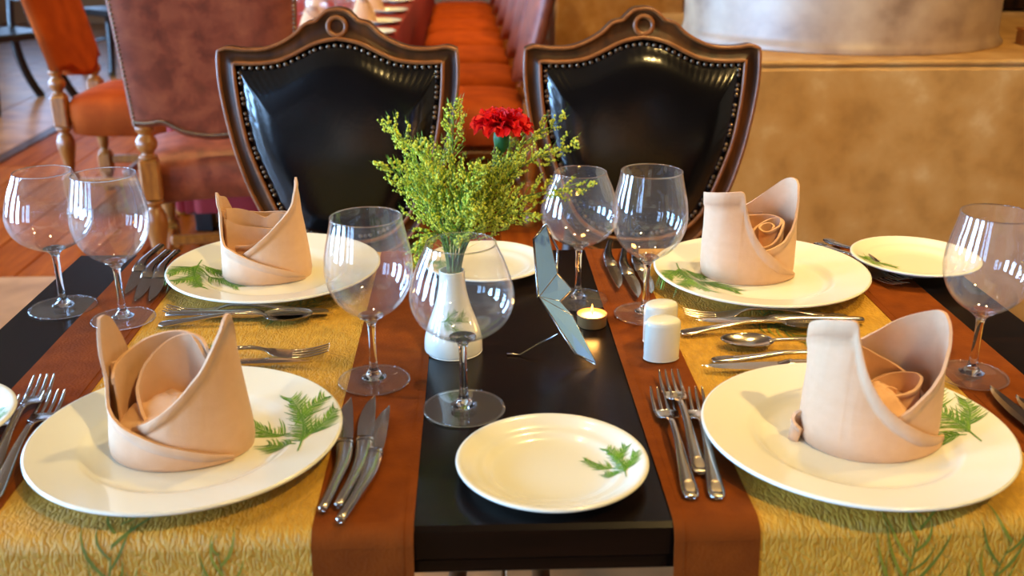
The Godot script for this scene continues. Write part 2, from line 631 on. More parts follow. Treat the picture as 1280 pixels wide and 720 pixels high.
func runner(label: String, x0: float, x1: float, xi0: float, xi1: float, sd: int, fronds: Array) -> void:
	var t := thing("table_runner", label, "table runner", Vector3.ZERO)
	var y := put("ochre_panel", strip(xi0 - 0.004, xi1 + 0.004, 0.0003, 0.0008, 0.0003, 24, sd), M.yellow, t)
	y.set_meta("label", "crinkled ochre yellow centre panel with dill print")
	for e in [[x0, xi0], [xi1, x1]]:
		var b := put("brown_border", strip(e[0], e[1], 0.0006, 0.0012, 0.0006, 10, sd + 3), M.brown, t)
		b.set_meta("label", "plain brown cloth border")
		var seam: float = e[0] + 0.008 if absf(e[0]) < absf(e[1]) else e[1] - 0.009
		put("hem_seam", strip(seam, seam + 0.001, 0.0017, 0.0005, 0.0006, 1, sd + 3), M.brown, b)
	# printed dill fronds: thin, following the cloth
	var st := mb()
	for f in fronds:
		frond(st, f)
	var d := put("dill_print", done(st), M.print, y)
	stuff(d)
	d.set_meta("label", "printed green dill fronds")

# a point on the runner's upper face: x, distance from the front bend (positive on the table, negative down the drape)
func on_cloth(x: float, s: float) -> Vector3:
	if s >= 0.0:
		return Vector3(x, TOP + 0.0022, 0.348 - s)
	if s > -0.025:
		var a := -s / 0.016
		return Vector3(x, TOP - 0.016 + cos(a) * 0.0182, 0.348 + sin(a) * 0.0182)
	var i := (-s - 0.025) / 0.024
	return Vector3(x, TOP - 0.016 + s + 0.025, 0.3662 + 0.012 * sin(i * 0.25) + 0.0006)

func blade(st: SurfaceTool, at: Callable, p: Vector2, q: Vector2, w: float, bend: float, c: Color, n := 4) -> void:
	var d := q - p
	var side := Vector2(-d.y, d.x).normalized()
	var rows := []
	for i in n + 1:
		var t := float(i) / n
		var m := p + d * t + side * bend * sin(t * PI)
		var ww := w * (1.0 - t * 0.9) * (0.6 + 0.8 * sin(clampf(t * 2.2, 0, PI / 2)))
		rows.append([at.call(m - side * ww), at.call(m + side * ww)])
	st.set_color(c)
	for i in n:
		v(st, rows[i][0]); v(st, rows[i][1]); v(st, rows[i + 1][1])
		v(st, rows[i][0]); v(st, rows[i + 1][1]); v(st, rows[i + 1][0])

func frond(st: SurfaceTool, f: Dictionary) -> void:
	var at := func(p: Vector2) -> Vector3: return on_cloth(p.x, p.y)
	var a: Vector2 = f.a
	var b: Vector2 = f.b
	var c := Color(0.16, 0.19, 0.03)
	var d := b - a
	var side := Vector2(-d.y, d.x).normalized()
	var bend: float = f.get("bend", 0.02)
	blade(st, at, a, b, 0.0014, bend, c, 10)
	var n: int = f.get("n", 6) * 3
	for i in n:
		var t := 0.1 + 0.86 * i / n
		var p: Vector2 = a + d * t + side * bend * sin(t * PI)
		var sgn := 1.0 if i % 2 == 0 else -1.0
		var l := d.length() * (0.34 - 0.2 * t) * (0.6 + 0.7 * rng.randf())
		var q: Vector2 = p + (d.normalized() * 0.9 + side * sgn * (0.25 + 0.4 * rng.randf())) * l
		var k := rng.randf()
		blade(st, at, p, q, 0.0012 + 0.0008 * rng.randf(), sgn * 0.004, Color(0.13 + 0.14 * k, 0.17 + 0.1 * k, 0.025), 6)

# ------------------------------------------------------------------ china
func plate_prof(R: float, well: float, base: float, h: float) -> Array:
	# outside from the foot up, over the rim, and down into the well
	return smooth([[0.0, 0.0025], [base - 0.006, 0.0025], [base - 0.004, 0.0], [base, 0.0], [base + 0.004, 0.003], [well + 0.004, h * 0.42], [R - 0.012, h - 0.006], [R - 0.002, h - 0.0035],
		[R, h - 0.0015], [R - 0.0015, h], [R - 0.006, h - 0.0006], [well + 0.008, h * 0.66], [well, h * 0.55], [well - 0.008, h * 0.34], [well - 0.018, h * 0.25], [well * 0.5, h * 0.23], [0.0, h * 0.23]], 5)

func surf_y(prof: Array, r: float) -> float:   # height of a plate's upper face
	var from := prof.size() / 2
	for i in range(from, prof.size() - 1):
		var a = prof[i]; var b = prof[i + 1]
		if r <= a[0] and r >= b[0] and a[0] > b[0]:
			return lerpf(a[1], b[1], (a[0] - r) / (a[0] - b[0]))
	return prof[-1][1]

func sprig_mesh(at: Callable, scl: float, c: Vector2, turn: float, dense := 1.0) -> ArrayMesh:
	var st := mb()
	var r := RandomNumberGenerator.new()
	r.seed = 77
	var stems := [[Vector2(0.004, 0.05), Vector2(-0.006, -0.048), 0.008], [Vector2(0.002, 0.012), Vector2(-0.045, -0.03), -0.006], [Vector2(0.004, 0.03), Vector2(0.034, -0.012), 0.004], [Vector2(0.002, 0.035), Vector2(-0.022, 0.018), 0.0], [Vector2(0.0, 0.0), Vector2(0.026, -0.036), -0.004]]
	var tr := func(p: Vector2) -> Vector3: return at.call(c + (p * scl).rotated(turn))
	for s in stems:
		var a: Vector2 = s[0]
		var b: Vector2 = s[1]
		var d := b - a
		var side := Vector2(-d.y, d.x).normalized()
		blade(st, tr, a, b, 0.0011, s[2], Color(0.1, 0.25, 0.02), 8)
		var n := int(d.length() / 0.0026 * dense)
		for i in n:
			var t := 0.18 + 0.82 * i / n
			var p: Vector2 = a + d * t + side * s[2] * sin(t * PI)
			for sg in [-1.0, 1.0]:
				var l := (0.021 - 0.01 * t) * (0.6 + 0.6 * r.randf())
				var q: Vector2 = p + (d.normalized() * (0.75 + 0.3 * r.randf()) + side * sg * (0.55 + 0.3 * r.randf())) * l
				var k := r.randf()
				blade(st, tr, p, q, 0.0006 + 0.0004 * r.randf(), sg * 0.001, Color(0.05 + 0.15 * k, 0.18 + 0.2 * k, 0.006 + 0.012 * k), 3)
	return done(st)

var dinner_prof := []
var side_prof := []
func make_plate(called: String, label: String, at: Vector3, prof: Array, c: Vector2, scl: float, turn: float, group: String) -> Node3D:
	var t := thing(called, label, "plate", at, 0.0, group)
	put("dish", lathed(prof, 96), M.china, t)
	var on := func(p: Vector2) -> Vector3: return Vector3(p.x, surf_y(prof, p.length()) + 0.0004, p.y)
	var s := put("dill_print", sprig_mesh(on, scl, c, turn), M.print, t.get_node("dish"))
	s.set_meta("label", "printed green dill sprig")
	return t

# ------------------------------------------------------------------ napkins
# keys: [angle in degrees, base scale, top scale, height]; an upright folded sheet round an ellipse
func flap(keys: Array, rx: float, rz: float, th := 0.0016, hem := 0.009, y0 := 0.0, belly := 0.0, sd := 1) -> ArrayMesh:
	var ks := smooth(keys, 9)
	var noise := FastNoiseLite.new()
	noise.seed = sd
	noise.frequency = 16.0
	var outs := []; var ins := []
	for k in ks:
		var a := deg_to_rad(k[0])
		var dir := Vector3(cos(a), 0, sin(a))
		var h: float = max(k[3], 0.003)
		var hv := clampf(hem / h, 0.02, 0.5)
		var levels := [0.0, 0.06, 0.16, 0.3, 0.45, 0.6, 0.75]
		var vs := []
		for l in levels:
			vs.append(l * (1.0 - hv) / 0.85)
		vs.append_array([1.0 - hv - 0.001, 1.0 - hv, 1.0])
		var ro := PackedVector3Array(); var ri := PackedVector3Array()
		for i in vs.size():
			var q: float = vs[i]
			var sc := lerpf(k[1], k[2], pow(q, 1.15)) + belly * sin(q * PI)
			if q < 0.12:
				sc -= (0.12 - q) * (0.12 - q) * 3.0    # the fold at the foot is rounded
			var p := Vector3(dir.x * rx * sc, y0 + q * h, dir.z * rz * sc)
			p += dir * noise.get_noise_3d(p.x, p.y, p.z) * 0.0035 * q
			var extra := 0.0013 if i >= vs.size() - 2 else 0.0
			ro.append(p + dir * (th / 2 + extra))
			ri.append(p - dir * th / 2)
		outs.append(ro); ins.append(ri)
	var st := mb()
	st.set_smooth_group(1)
	grid(st, outs)
	st.set_smooth_group(2)
	grid(st, ins, false, false, true)
	st.set_smooth_group(3)
	var last: int = outs[0].size() - 1
	var rim := []; var foot := []
	for i in outs.size():
		rim.append(PackedVector3Array([outs[i][last], ins[i][last]]))
		foot.append(PackedVector3Array([ins[i][0], outs[i][0]]))
	grid(st, rim)
	grid(st, foot)
	st.set_smooth_group(4)
	grid(st, [ins[0], outs[0]])
	grid(st, [outs[-1], ins[-1]])
	return done(st)

func core_cloth(rx: float, rz: float, y: float, sd: int) -> ArrayMesh:   # the crumpled cloth inside
	var noise := FastNoiseLite.new()
	noise.seed = sd
	noise.frequency = 22.0
	var rows := []
	for i in 13:
		var r := i / 12.0
		var row := PackedVector3Array()
		for k in 40:
			var a := TAU * k / 40
			var p := Vector3(cos(a) * rx * r, 0, sin(a) * rz * r)
			p.y = y * (1.0 - 0.5 * r * r) + noise.get_noise_2d(p.x, p.z) * 0.012
			row.append(p)
		rows.append(row)
	var st := mb()
	grid(st, rows, true)
	return done(st)

func napkin(label: String, at: Vector3, turn: float, parts: Array, rx: float, rz: float, core: float, sd: int) -> Node3D:
	var t := thing("folded_napkin", label, "napkin", at, turn, "peach napkins folded upright on the dinner plates")
	var i := 0
	for p in parts:
		put(p.name, flap(p.keys, rx * p.get("s", 1.0), rz * p.get("s", 1.0), 0.0016, p.get("hem", 0.009), p.get("y0", 0.0), p.get("belly", 0.0), sd + i), M.linen, t, p.get("at", Vector3.ZERO), p.get("rot", Vector3.ZERO))
		i += 1
	put("inner_cloth", core_cloth(rx * 0.86, rz * 0.86, core, sd), M.linen, t)
	return t

# ------------------------------------------------------------------ glasses
func make_glass(label: String, at: Vector3, foot: float, base: float, prof: Array, kind := "wine_glass") -> Node3D:
	var t := thing(kind, label, "wine glass", at, 0.0, "empty wine glasses on the table")
	var out := smooth(prof, 6)
	var full := []
	for p in out:
		full.append(p)
	var rim: Array = out[-1]
	full.append([rim[0] - 0.0003, rim[1] + 0.0004])
	full.append([rim[0] - 0.0007, rim[1]])
	for i in range(out.size() - 2, 2, -1):
		full.append([max(out[i][0] - 0.0009, 0.0), out[i][1] + 0.0008])
	full.append([0.0, out[2][1] + 0.003])
	put("bowl", lathed(full, 72), M.pane, t)
	put("rim", tubed_ring(rim[0] - 0.0003, rim[1], 0.0007), M.glass, t.get_node("bowl"))
	var b: float = base
	put("stem", lathed(smooth([[0.0, 0.0042], [0.013, 0.0043], [0.0085, 0.0075], [0.0052, 0.014], [0.0042, 0.024], [0.0038, b * 0.62], [0.0042, b - 0.008], [0.0058, b - 0.002], [0.0095, b + 0.002], [0.0135, b + 0.0052], [0.009, b + 0.0062], [0.0, b + 0.0058]], 5), 28), M.glass, t)
	put("foot", lathed(smooth([[0.0, 0.0002], [foot - 0.003, 0.0002], [foot - 0.0006, 0.0005], [foot, 0.0012], [foot - 0.0006, 0.0019], [foot * 0.7, 0.0024], [foot * 0.35, 0.0036], [0.010, 0.0046], [0.0, 0.005]], 5), 72), M.pane, t)
	put("foot_rim", tubed_ring(foot - 0.0008, 0.0012, 0.0009), M.glass, t.get_node("foot"))
	return t

func tubed_ring(R: float, y: float, r: float) -> ArrayMesh:
	var path := []
	for k in 72:
		path.append(Vector3(cos(TAU * k / 72) * R, y, sin(TAU * k / 72) * R))
	return tubed(path, r, 8, true)

# ------------------------------------------------------------------ cutlery (each lies along z, working end towards -z, middle at the origin)
func make_fork(label: String, group: String) -> Node3D:
	var t := thing("fork", label, "fork", Vector3.ZERO, 0.0, group)
	var st := mb()
	loft_bar(st, smooth([[0.1, 0, 0.0022, 0.0035, 0.0012], [0.098, 0, 0.0023, 0.006, 0.0018], [0.09, 0, 0.0027, 0.0076, 0.0024], [0.075, 0, 0.0036, 0.007, 0.0027], [0.05, 0, 0.0066, 0.0054, 0.0026], [0.02, 0, 0.0115, 0.0038, 0.002], [-0.015, 0, 0.0122, 0.0031, 0.0018], [-0.03, 0, 0.009, 0.0045, 0.0014], [-0.036, 0, 0.0068, 0.0085, 0.0011], [-0.042, 0, 0.0048, 0.0112, 0.001], [-0.054, 0, 0.0028, 0.0122, 0.0009], [-0.06, 0, 0.0024, 0.0123, 0.0009]], 4), 14)
	put("handle", done(st), M.steel, t)
	st = mb()
	loft_bar(st, [[0.0955, 0, 0.0046, 0.002, 0.0003], [0.094, 0, 0.0049, 0.0042, 0.0003], [0.088, 0, 0.0053, 0.0052, 0.0003], [0.081, 0, 0.006, 0.0046, 0.0003], [0.077, 0, 0.0064, 0.002, 0.0003]], 12)
	put("handle_inset", done(st), M.steel_dull, t.get_node("handle"))
	for k in 4:
		st = mb()
		var x := (k - 1.5) * 0.0068
		loft_bar(st, smooth([[-0.057, x, 0.0025, 0.0025, 0.0009], [-0.065, x, 0.0024, 0.0021, 0.001], [-0.08, x * 1.0, 0.0036, 0.0018, 0.001], [-0.094, x * 0.98, 0.0068, 0.0014, 0.0009], [-0.1, x * 0.97, 0.009, 0.0006, 0.0005]], 3), 8)
		put("tine", done(st), M.steel, t)
	return t

func make_spoon(label: String, group: String) -> Node3D:
	var t := thing("spoon", label, "spoon", Vector3.ZERO, 0.0, group)
	var st := mb()
	loft_bar(st, smooth([[0.09, 0, 0.002, 0.003, 0.0012], [0.088, 0, 0.0022, 0.0066, 0.0018], [0.08, 0, 0.0027, 0.0085, 0.0022], [0.05, 0, 0.0062, 0.0055, 0.0022], [0.01, 0, 0.0112, 0.0034, 0.002], [-0.025, 0, 0.0098, 0.003, 0.0018], [-0.037, 0, 0.0078, 0.0042, 0.0014]], 4), 14)
	put("handle", done(st), M.steel, t)
	st = mb()
	var up := []; var lo := []
	for i in 13:
		var r := i / 12.0
		var ru := PackedVector3Array(); var rl := PackedVector3Array()
		for k in 36:
			var a := TAU * k / 36
			var wz := 0.03
			var wx := 0.0195 * (1.0 - 0.13 * sin(a) * -1.0)
			var x := cos(a) * wx * r
			var z := -0.062 + sin(a) * wz * r
			var y := 0.0016 + 0.0072 * pow(r, 2.2)
			ru.append(Vector3(x, y, z))
			rl.append(Vector3(x, y - 0.0013 * (1.0 if i < 12 else 0.3), z))
		up.append(ru); lo.append(rl)
	grid(st, up, true, false, false)
	grid(st, lo, true, false, true)
	grid(st, [lo[-1], up[-1]], true)
	put("bowl", done(st), M.steel, t)
	return t

func make_knife(label: String, group: String, curved := true) -> Node3D:
	var t := thing("knife", label, "knife", Vector3.ZERO, 0.0, group)
	var c := 1.0 if curved else 0.15
	var st := mb()
	loft_bar(st, smooth([[0.101, 0.0, 0.004, 0.002, 0.0018], [0.099, 0.0006 * c, 0.0042, 0.004, 0.0034], [0.09, 0.0022 * c, 0.0045, 0.0046, 0.004], [0.06, 0.006 * c, 0.005, 0.005, 0.0043], [0.03, 0.0085 * c, 0.0056, 0.0068, 0.0048], [0.008, 0.0075 * c, 0.0058, 0.008, 0.0052], [-0.004, 0.006 * c, 0.0058, 0.008, 0.005]], 5), 16)
	put("handle", done(st), M.steel, t)
	st = mb()
	loft_bar(st, smooth([[-0.003, 0.006 * c, 0.0058, 0.0086, 0.0055], [-0.007, 0.0056 * c, 0.0058, 0.0088, 0.0053], [-0.013, 0.005 * c, 0.0057, 0.0085, 0.0034], [-0.018, 0.0045 * c, 0.0056, 0.008, 0.0012]], 4), 16)
	put("bolster", done(st), M.steel, t)
	st = mb()
	var rows := []
	for s in smooth([[-0.016, -0.0076, 0.0078], [-0.04, -0.0096, 0.0068], [-0.065, -0.009, 0.005], [-0.085, -0.006, 0.0032], [-0.096, -0.0025, 0.0018], [-0.102, -0.0003, 0.0007]], 5):
		var l: float = s[1] + 0.0045 * c * clampf((s[0] + 0.102) / 0.086, 0, 1)
		var r: float = s[2] + 0.0045 * c * clampf((s[0] + 0.102) / 0.086, 0, 1)
		var y := 0.0056
		rows.append(PackedVector3Array([Vector3(l, y, s[0]), Vector3(lerpf(l, r, 0.45), y + 0.0007, s[0]), Vector3(r, y + 0.001, s[0]), Vector3(r, y - 0.001, s[0]), Vector3(lerpf(l, r, 0.45), y - 0.0007, s[0])]))
	st.set_smooth_group(-1)
	grid(st, rows, true, false, true)
	fan(st, Array(rows[0]))
	fan(st, Array(rows[-1]), true)
	put("blade", done(st), M.steel, t)
	return t

# place a copy with its working tip at a and its far end towards b (on the table)
func lay_piece(src: Node3D, label: String, a: Vector2, b: Vector2, y: float, half: float, group: String, tilt := 0.0) -> Node3D:
	var d := (a - b).normalized()
	var mid := a - d * half
	var c := copy(src, label, Vector3(mid.x, y, mid.y), atan2(-d.x, -d.y))
	c.set_meta("group", group)
	if tilt != 0.0:
		c.rotation.x = tilt
	return c

# ------------------------------------------------------------------ flowers
func build_vase() -> void:
	var at := Vector3(-0.0744, TOP, 0.0)
	var t := thing("vase", "small white flared ceramic vase with dill print holding the bouquet", "vase", at)
	var prof := smooth([[0.0, 0.0], [0.03, 0.0], [0.0325, 0.002], [0.033, 0.006], [0.032, 0.018], [0.0275, 0.034], [0.0205, 0.054], [0.0158, 0.074], [0.0142, 0.09], [0.0145, 0.0955], [0.0138, 0.0965], [0.0125, 0.0955], [0.0122, 0.085], [0.0135, 0.07], [0.018, 0.05], [0.0, 0.03]], 6)
	put("body", lathed(prof, 56), M.china, t)
	var on := func(p: Vector2) -> Vector3:
		var h := p.y
		var r := 0.033
		for i in prof.size() - 1:
			if prof[i][1] <= h and prof[i + 1][1] > h and i < prof.size() / 2:
				r = lerpf(prof[i][0], prof[i + 1][0], (h - prof[i][1]) / (prof[i + 1][1] - prof[i][1]))
				break
		var a := PI / 2 - p.x / r
		return Vector3(cos(a) * (r + 0.0004), h, sin(a) * (r + 0.0004))
	var s := put("dill_print", sprig_mesh(on, 0.34, Vector2(0.002, 0.043), PI / 2 + 0.1, 0.6), M.print, t.get_node("body"))
	s.set_meta("label", "printed green dill sprig")

func blob(st: SurfaceTool, p: Vector3, r: float, c: Color) -> void:
	st.set_color(c)
	var a := rng.randf() * TAU
	var e := [Vector3(cos(a), 0, sin(a)) * r, Vector3(-sin(a), 0, cos(a)) * r]
	var up := Vector3(0, r * 1.1, 0)
	var ring := [p + e[0], p + e[1], p - e[0], p - e[1]]
	for k in 4:
		tri(st, p + up, ring[k], ring[(k + 1) % 4])
		tri(st, p - up, ring[(k + 1) % 4], ring[k])

func leaf(st: SurfaceTool, p: Vector3, q: Vector3, w: float, c: Color) -> void:
	st.set_color(c)
	var d := q - p
	var s := d.cross(Vector3.UP)
	if s.length() < 1e-5:
		s = Vector3.RIGHT
	s = s.normalized() * w
	var m := p + d * 0.45 + Vector3(0, d.length() * 0.06, 0)
	tri(st, p, m + s, m - s)
	tri(st, m - s, m + s, q)

func spray(label: String, tip: Vector3, bow: float, full: float) -> void:
	var root := Vector3(-0.0744 + rng.randf_range(-0.004, 0.004), TOP + 0.05, rng.randf_range(-0.004, 0.004))
	var mouth := Vector3(-0.0744, TOP + 0.1, 0) + (tip - Vector3(-0.0744, tip.y, 0)) * 0.06
	var t := thing("goldenrod_spray", label, "flower spray", root, 0.0, "goldenrod sprays in the white vase")
	var ctrl := mouth.lerp(tip, 0.45) + Vector3(-(tip.x + 0.0744) * 0.3, bow, 0)
	var path := [root]
	path.append_array(bezier(mouth, ctrl, tip, 18))
	for i in path.size():
		path[i] = path[i] - root
	var radii := []
	for i in path.size():
		radii.append(lerpf(0.0014, 0.0004, float(i) / path.size()))
	var st := mb()
	st.set_color(Color(0.16, 0.26, 0.05))
	tube(st, path, radii, 6)
	var lv := mb()
	var fl := mb()
	var n := path.size()
	for i in range(3, n):
		var t01 := float(i) / (n - 1)
		var p: Vector3 = path[i]
		var dir: Vector3 = (path[min(i + 1, n - 1)] - path[i - 1]).normalized()
		for k in 2:      # leaves
			if t01 < 0.92:
				var az := rng.randf() * TAU
				var o := (Basis(dir, az) * dir.cross(Vector3(0.3, 0.2, 1)).normalized())
				var g := rng.randf()
				leaf(lv, p, p + (o * 0.7 + dir * 0.8) * (0.012 + 0.012 * rng.randf()), 0.0009, Color(0.24 + 0.18 * g, 0.52 + 0.22 * g, 0.06))
		if t01 < 0.34:
			continue
		for k in 3:      # flowering side branches
			var az := rng.randf() * TAU
			var o := (Basis(dir, az) * dir.cross(Vector3(0.3, 0.2, 1)).normalized())
			var l := (0.042 * (1.12 - t01) + 0.006) * (0.7 + 0.5 * rng.randf()) * full
			var e := p + (o * 0.75 + dir * 0.75 + Vector3(0, 0.12, 0)) * l
			var br := bezier(p, p + (o * 0.5 + dir * 0.25) * l, e, 5)
			st.set_color(Color(0.18, 0.29, 0.05))
			tube(st, br, 0.0004, 4)
			var m := int(l / 0.0016) + 2
			for j in m:
				var u := 0.2 + 0.8 * j / m
				var b := int(u * 5)
				var q: Vector3 = br[b].lerp(br[min(b + 1, 5)], u * 5 - b)
				q += Vector3(rng.randf_range(-1, 1), rng.randf_range(-0.4, 1.2), rng.randf_range(-1, 1)) * 0.0021
				var y := rng.randf()
				blob(fl, q, rng.randf_range(0.0009, 0.0019), Color(0.66 + 0.32 * y, 0.74 + 0.18 * y, 0.07 + 0.03 * y))
				if j % 3 == 0:
					leaf(lv, q, q + (o * 0.4 + dir + Vector3(0, 0.3, 0)) * 0.006, 0.0006, Color(0.17, 0.32, 0.03))
	put("stem", done(st), M.plant, t)
	stuff(put("leaves", done(lv), M.plant, t))
	stuff(put("blossoms", done(fl), M.plant, t))

func carnation(at: Vector3) -> void:
	var t := thing("carnation", "red carnation standing out at the top of the bouquet", "flower", Vector3(-0.07, TOP + 0.05, -0.006))
	var c := at - t.position
	var path := bezier(Vector3.ZERO, Vector3(0.004, 0.09, 0), c + Vector3(0, -0.022, 0), 14)
	put("stem", tubed(path, 0.0013, 8), M.calyx, t)
	put("calyx", lathed([[0.0, -0.024], [0.004, -0.022], [0.0075, -0.016], [0.0085, -0.008], [0.008, -0.002], [0.006, 0.0], [0.0, 0.0]], 20), M.calyx, t, c)
	var r := RandomNumberGenerator.new()
	r.seed = 5
	for layer in 4:
		var count: int = [9, 8, 7, 5][layer]
		for k in count:
			var az := TAU * (k + 0.5 * layer) / count + r.randf() * 0.2
			var open: float = [1.25, 0.95, 0.6, 0.22][layer] + r.randf_range(-0.1, 0.1)
			var l: float = [0.033, 0.032, 0.03, 0.027][layer]
			var st := mb()
			var rows := []
			for i in 8:
				var u := i / 7.0
				var row := PackedVector3Array()
				var ang := open * pow(u, 0.8)
				for j in 15:
					var w := (j / 14.0 - 0.5) * 2.0
					var half := 0.004 + 0.017 * pow(u, 1.2)
					var ruff := 0.0042 * u * u * sin(w * 9.0 + k * 2.0) + 0.0015 * u * sin(w * 23.0 + layer)
					var rr := l * u + (0.0016 * (j % 2) if i == 7 else 0.0)
					var p := Vector3(w * half, cos(ang) * rr * 0.95, sin(ang) * rr * (1.0 - 0.15 * w * w))
					p += Vector3(0, sin(ang), -cos(ang)) * ruff
					row.append(Basis(Vector3.UP, az) * p)
				rows.append(row)
			grid(st, rows)
			put("petal", done(st), M.petal, t, c + Vector3(0, -0.004, 0))

func build_holder() -> void:
	var at := Vector3(0.0825, TOP, 0.05)
	var t := thing("candle_holder", "faceted mirror glass candle holder, sky reflection painted pale blue, with silver edges propped on a wire leg", "candle holder", at)
	var O := Vector3(0.0218, 0.8131, 0.0) - at
	var U1 := Vector3(0.0168, 0.8761, -0.015) - at
	var U2 := Vector3(0.0311, 0.8881, -0.03) - at
	var U3 := Vector3(0.0446, 0.8297, -0.03) - at
	var M3 := Vector3(0.063, 0.8043, -0.045) - at
	var M4 := Vector3(0.047, 0.7992, -0.02) - at
	var L2 := Vector3(0.0611, 0.7853, -0.01) - at
	var L3 := Vector3(0.0825, 0.7523, 0.05) - at
	var L4 := Vector3(0.0613, 0.7605, 0.041) - at
	var R1 := Vector3(0.0467, 0.8529, -0.05) - at
	for q in [[O, U1, U2, U3], [O, U3, M3, M4], [O, L2, L3, L4], [O, M4, L2]]:
		var n: Vector3 = (q[1] - q[0]).cross(q[-1] - q[0]).normalized() * 0.001
		var c := Vector3.ZERO
		for p in q:
			c += p / q.size()
		var a := []; var b := []
		for p in q:
			var s: Vector3 = c + (p - c) * 0.97
			a.append(s + n); b.append(s - n)
		var st := mb()
		st.set_smooth_group(-1)
		fan(st, a); fan(st, b, true)
		grid(st, [PackedVector3Array(a), PackedVector3Array(b)], true)
		put("pane", done(st), M.sky_painted_pane, t)
	for e in [[O, U1], [U1, U2], [U2, U3], [U3, O], [U3, M3], [M3, M4], [M4, O], [O, L2], [L2, L3], [L3, L4], [L4, O], [M4, L2], [U2, R1], [R1, U3]]:
		put("edge_strip", tubed([e[0], e[0].lerp(e[1], 0.5), e[1]], 0.0013, 6), M.silver, t)
	var w := [Vector3(0.0432, 0.7713, 0.01) - at, Vector3(0.022, 0.7615, 0.013) - at, Vector3(0.0004, TOP + 0.0014, 0.0203) - at, Vector3(-0.0139, TOP + 0.0014, 0.0176) - at]
	put("wire_leg", tubed(w, 0.0012, 8), M.silver, t)

func build_candle() -> void:
	var at := Vector3(0.091, TOP, -0.068)
	var t := thing("tealight", "lit tealight candle in a metal cup beside the faceted holder", "candle", at)
	put("cup", lathed([[0.0, 0.0], [0.0165, 0.0], [0.0175, 0.001], [0.0178, 0.0145], [0.0183, 0.015], [0.0172, 0.015], [0.0168, 0.012], [0.0, 0.0115]], 40), M.tin, t)
	put("wax", lathed([[0.0165, 0.0117], [0.0165, 0.0125], [0.012, 0.0122], [0.0, 0.0121]], 32), M.wax, t)
	put("wick", tubed([Vector3(0, 0.012, 0), Vector3(0.0003, 0.0145, 0), Vector3(0.0008, 0.0165, 0)], 0.0005, 6), M.ebony, t)
	put("flame", lathed([[0.0, 0.0155], [0.0016, 0.0168], [0.0021, 0.0185], [0.0014, 0.0225], [0.0, 0.0275]], 12), M.flame, t)
	var l := OmniLight3D.new()
	l.name = "flame_light"
	t.add_child(l)
	l.position = Vector3(0, 0.0195, 0)
	l.light_color = Color(1.0, 0.7, 0.35)
	l.light_energy = 0.01
	l.light_size = 0.01
	l.omni_range = 12.0
	l.omni_attenuation = 2.0
	l.shadow_enabled = true

func shaker_mesh() -> ArrayMesh:
	return lathed(smooth([[0.0, 0.0], [0.0185, 0.0], [0.0198, 0.0012], [0.02, 0.004], [0.0202, 0.02], [0.0202, 0.038], [0.0198, 0.0425], [0.0185, 0.0452], [0.015, 0.0468], [0.008, 0.0476], [0.0, 0.0478]], 5), 48, 1.0, 0.74)

# ------------------------------------------------------------------ chairs
func resample(pts: Array, n: int) -> Array:
	var s := smooth(pts, 8)
	var len := [0.0]
	for i in range(1, s.size()):
		len.append(len[-1] + Vector2(s[i][0] - s[i - 1][0], s[i][1] - s[i - 1][1]).length())
	var out := []
	var j := 0
	for k in n + 1:
		var d: float = len[-1] * k / n
		while j < s.size() - 2 and len[j + 1] < d:
			j += 1
		var f: float = clampf((d - len[j]) / max(len[j + 1] - len[j], 1e-6), 0, 1)
		out.append(Vector2(lerpf(s[j][0], s[j + 1][0], f), lerpf(s[j][1], s[j + 1][1], f)))
	return out

func outline(top: Array, side: Array, n: int) -> Array:   # right half given; returns the closed outline, clockwise from the crest
	var half := resample(top, n)
	half.pop_back()
	half.append_array(resample(side, n))
	var all := half.duplicate()
	for i in range(half.size() - 2, 0, -1):
		all.append(Vector2(-half[i].x, half[i].y))
	return all

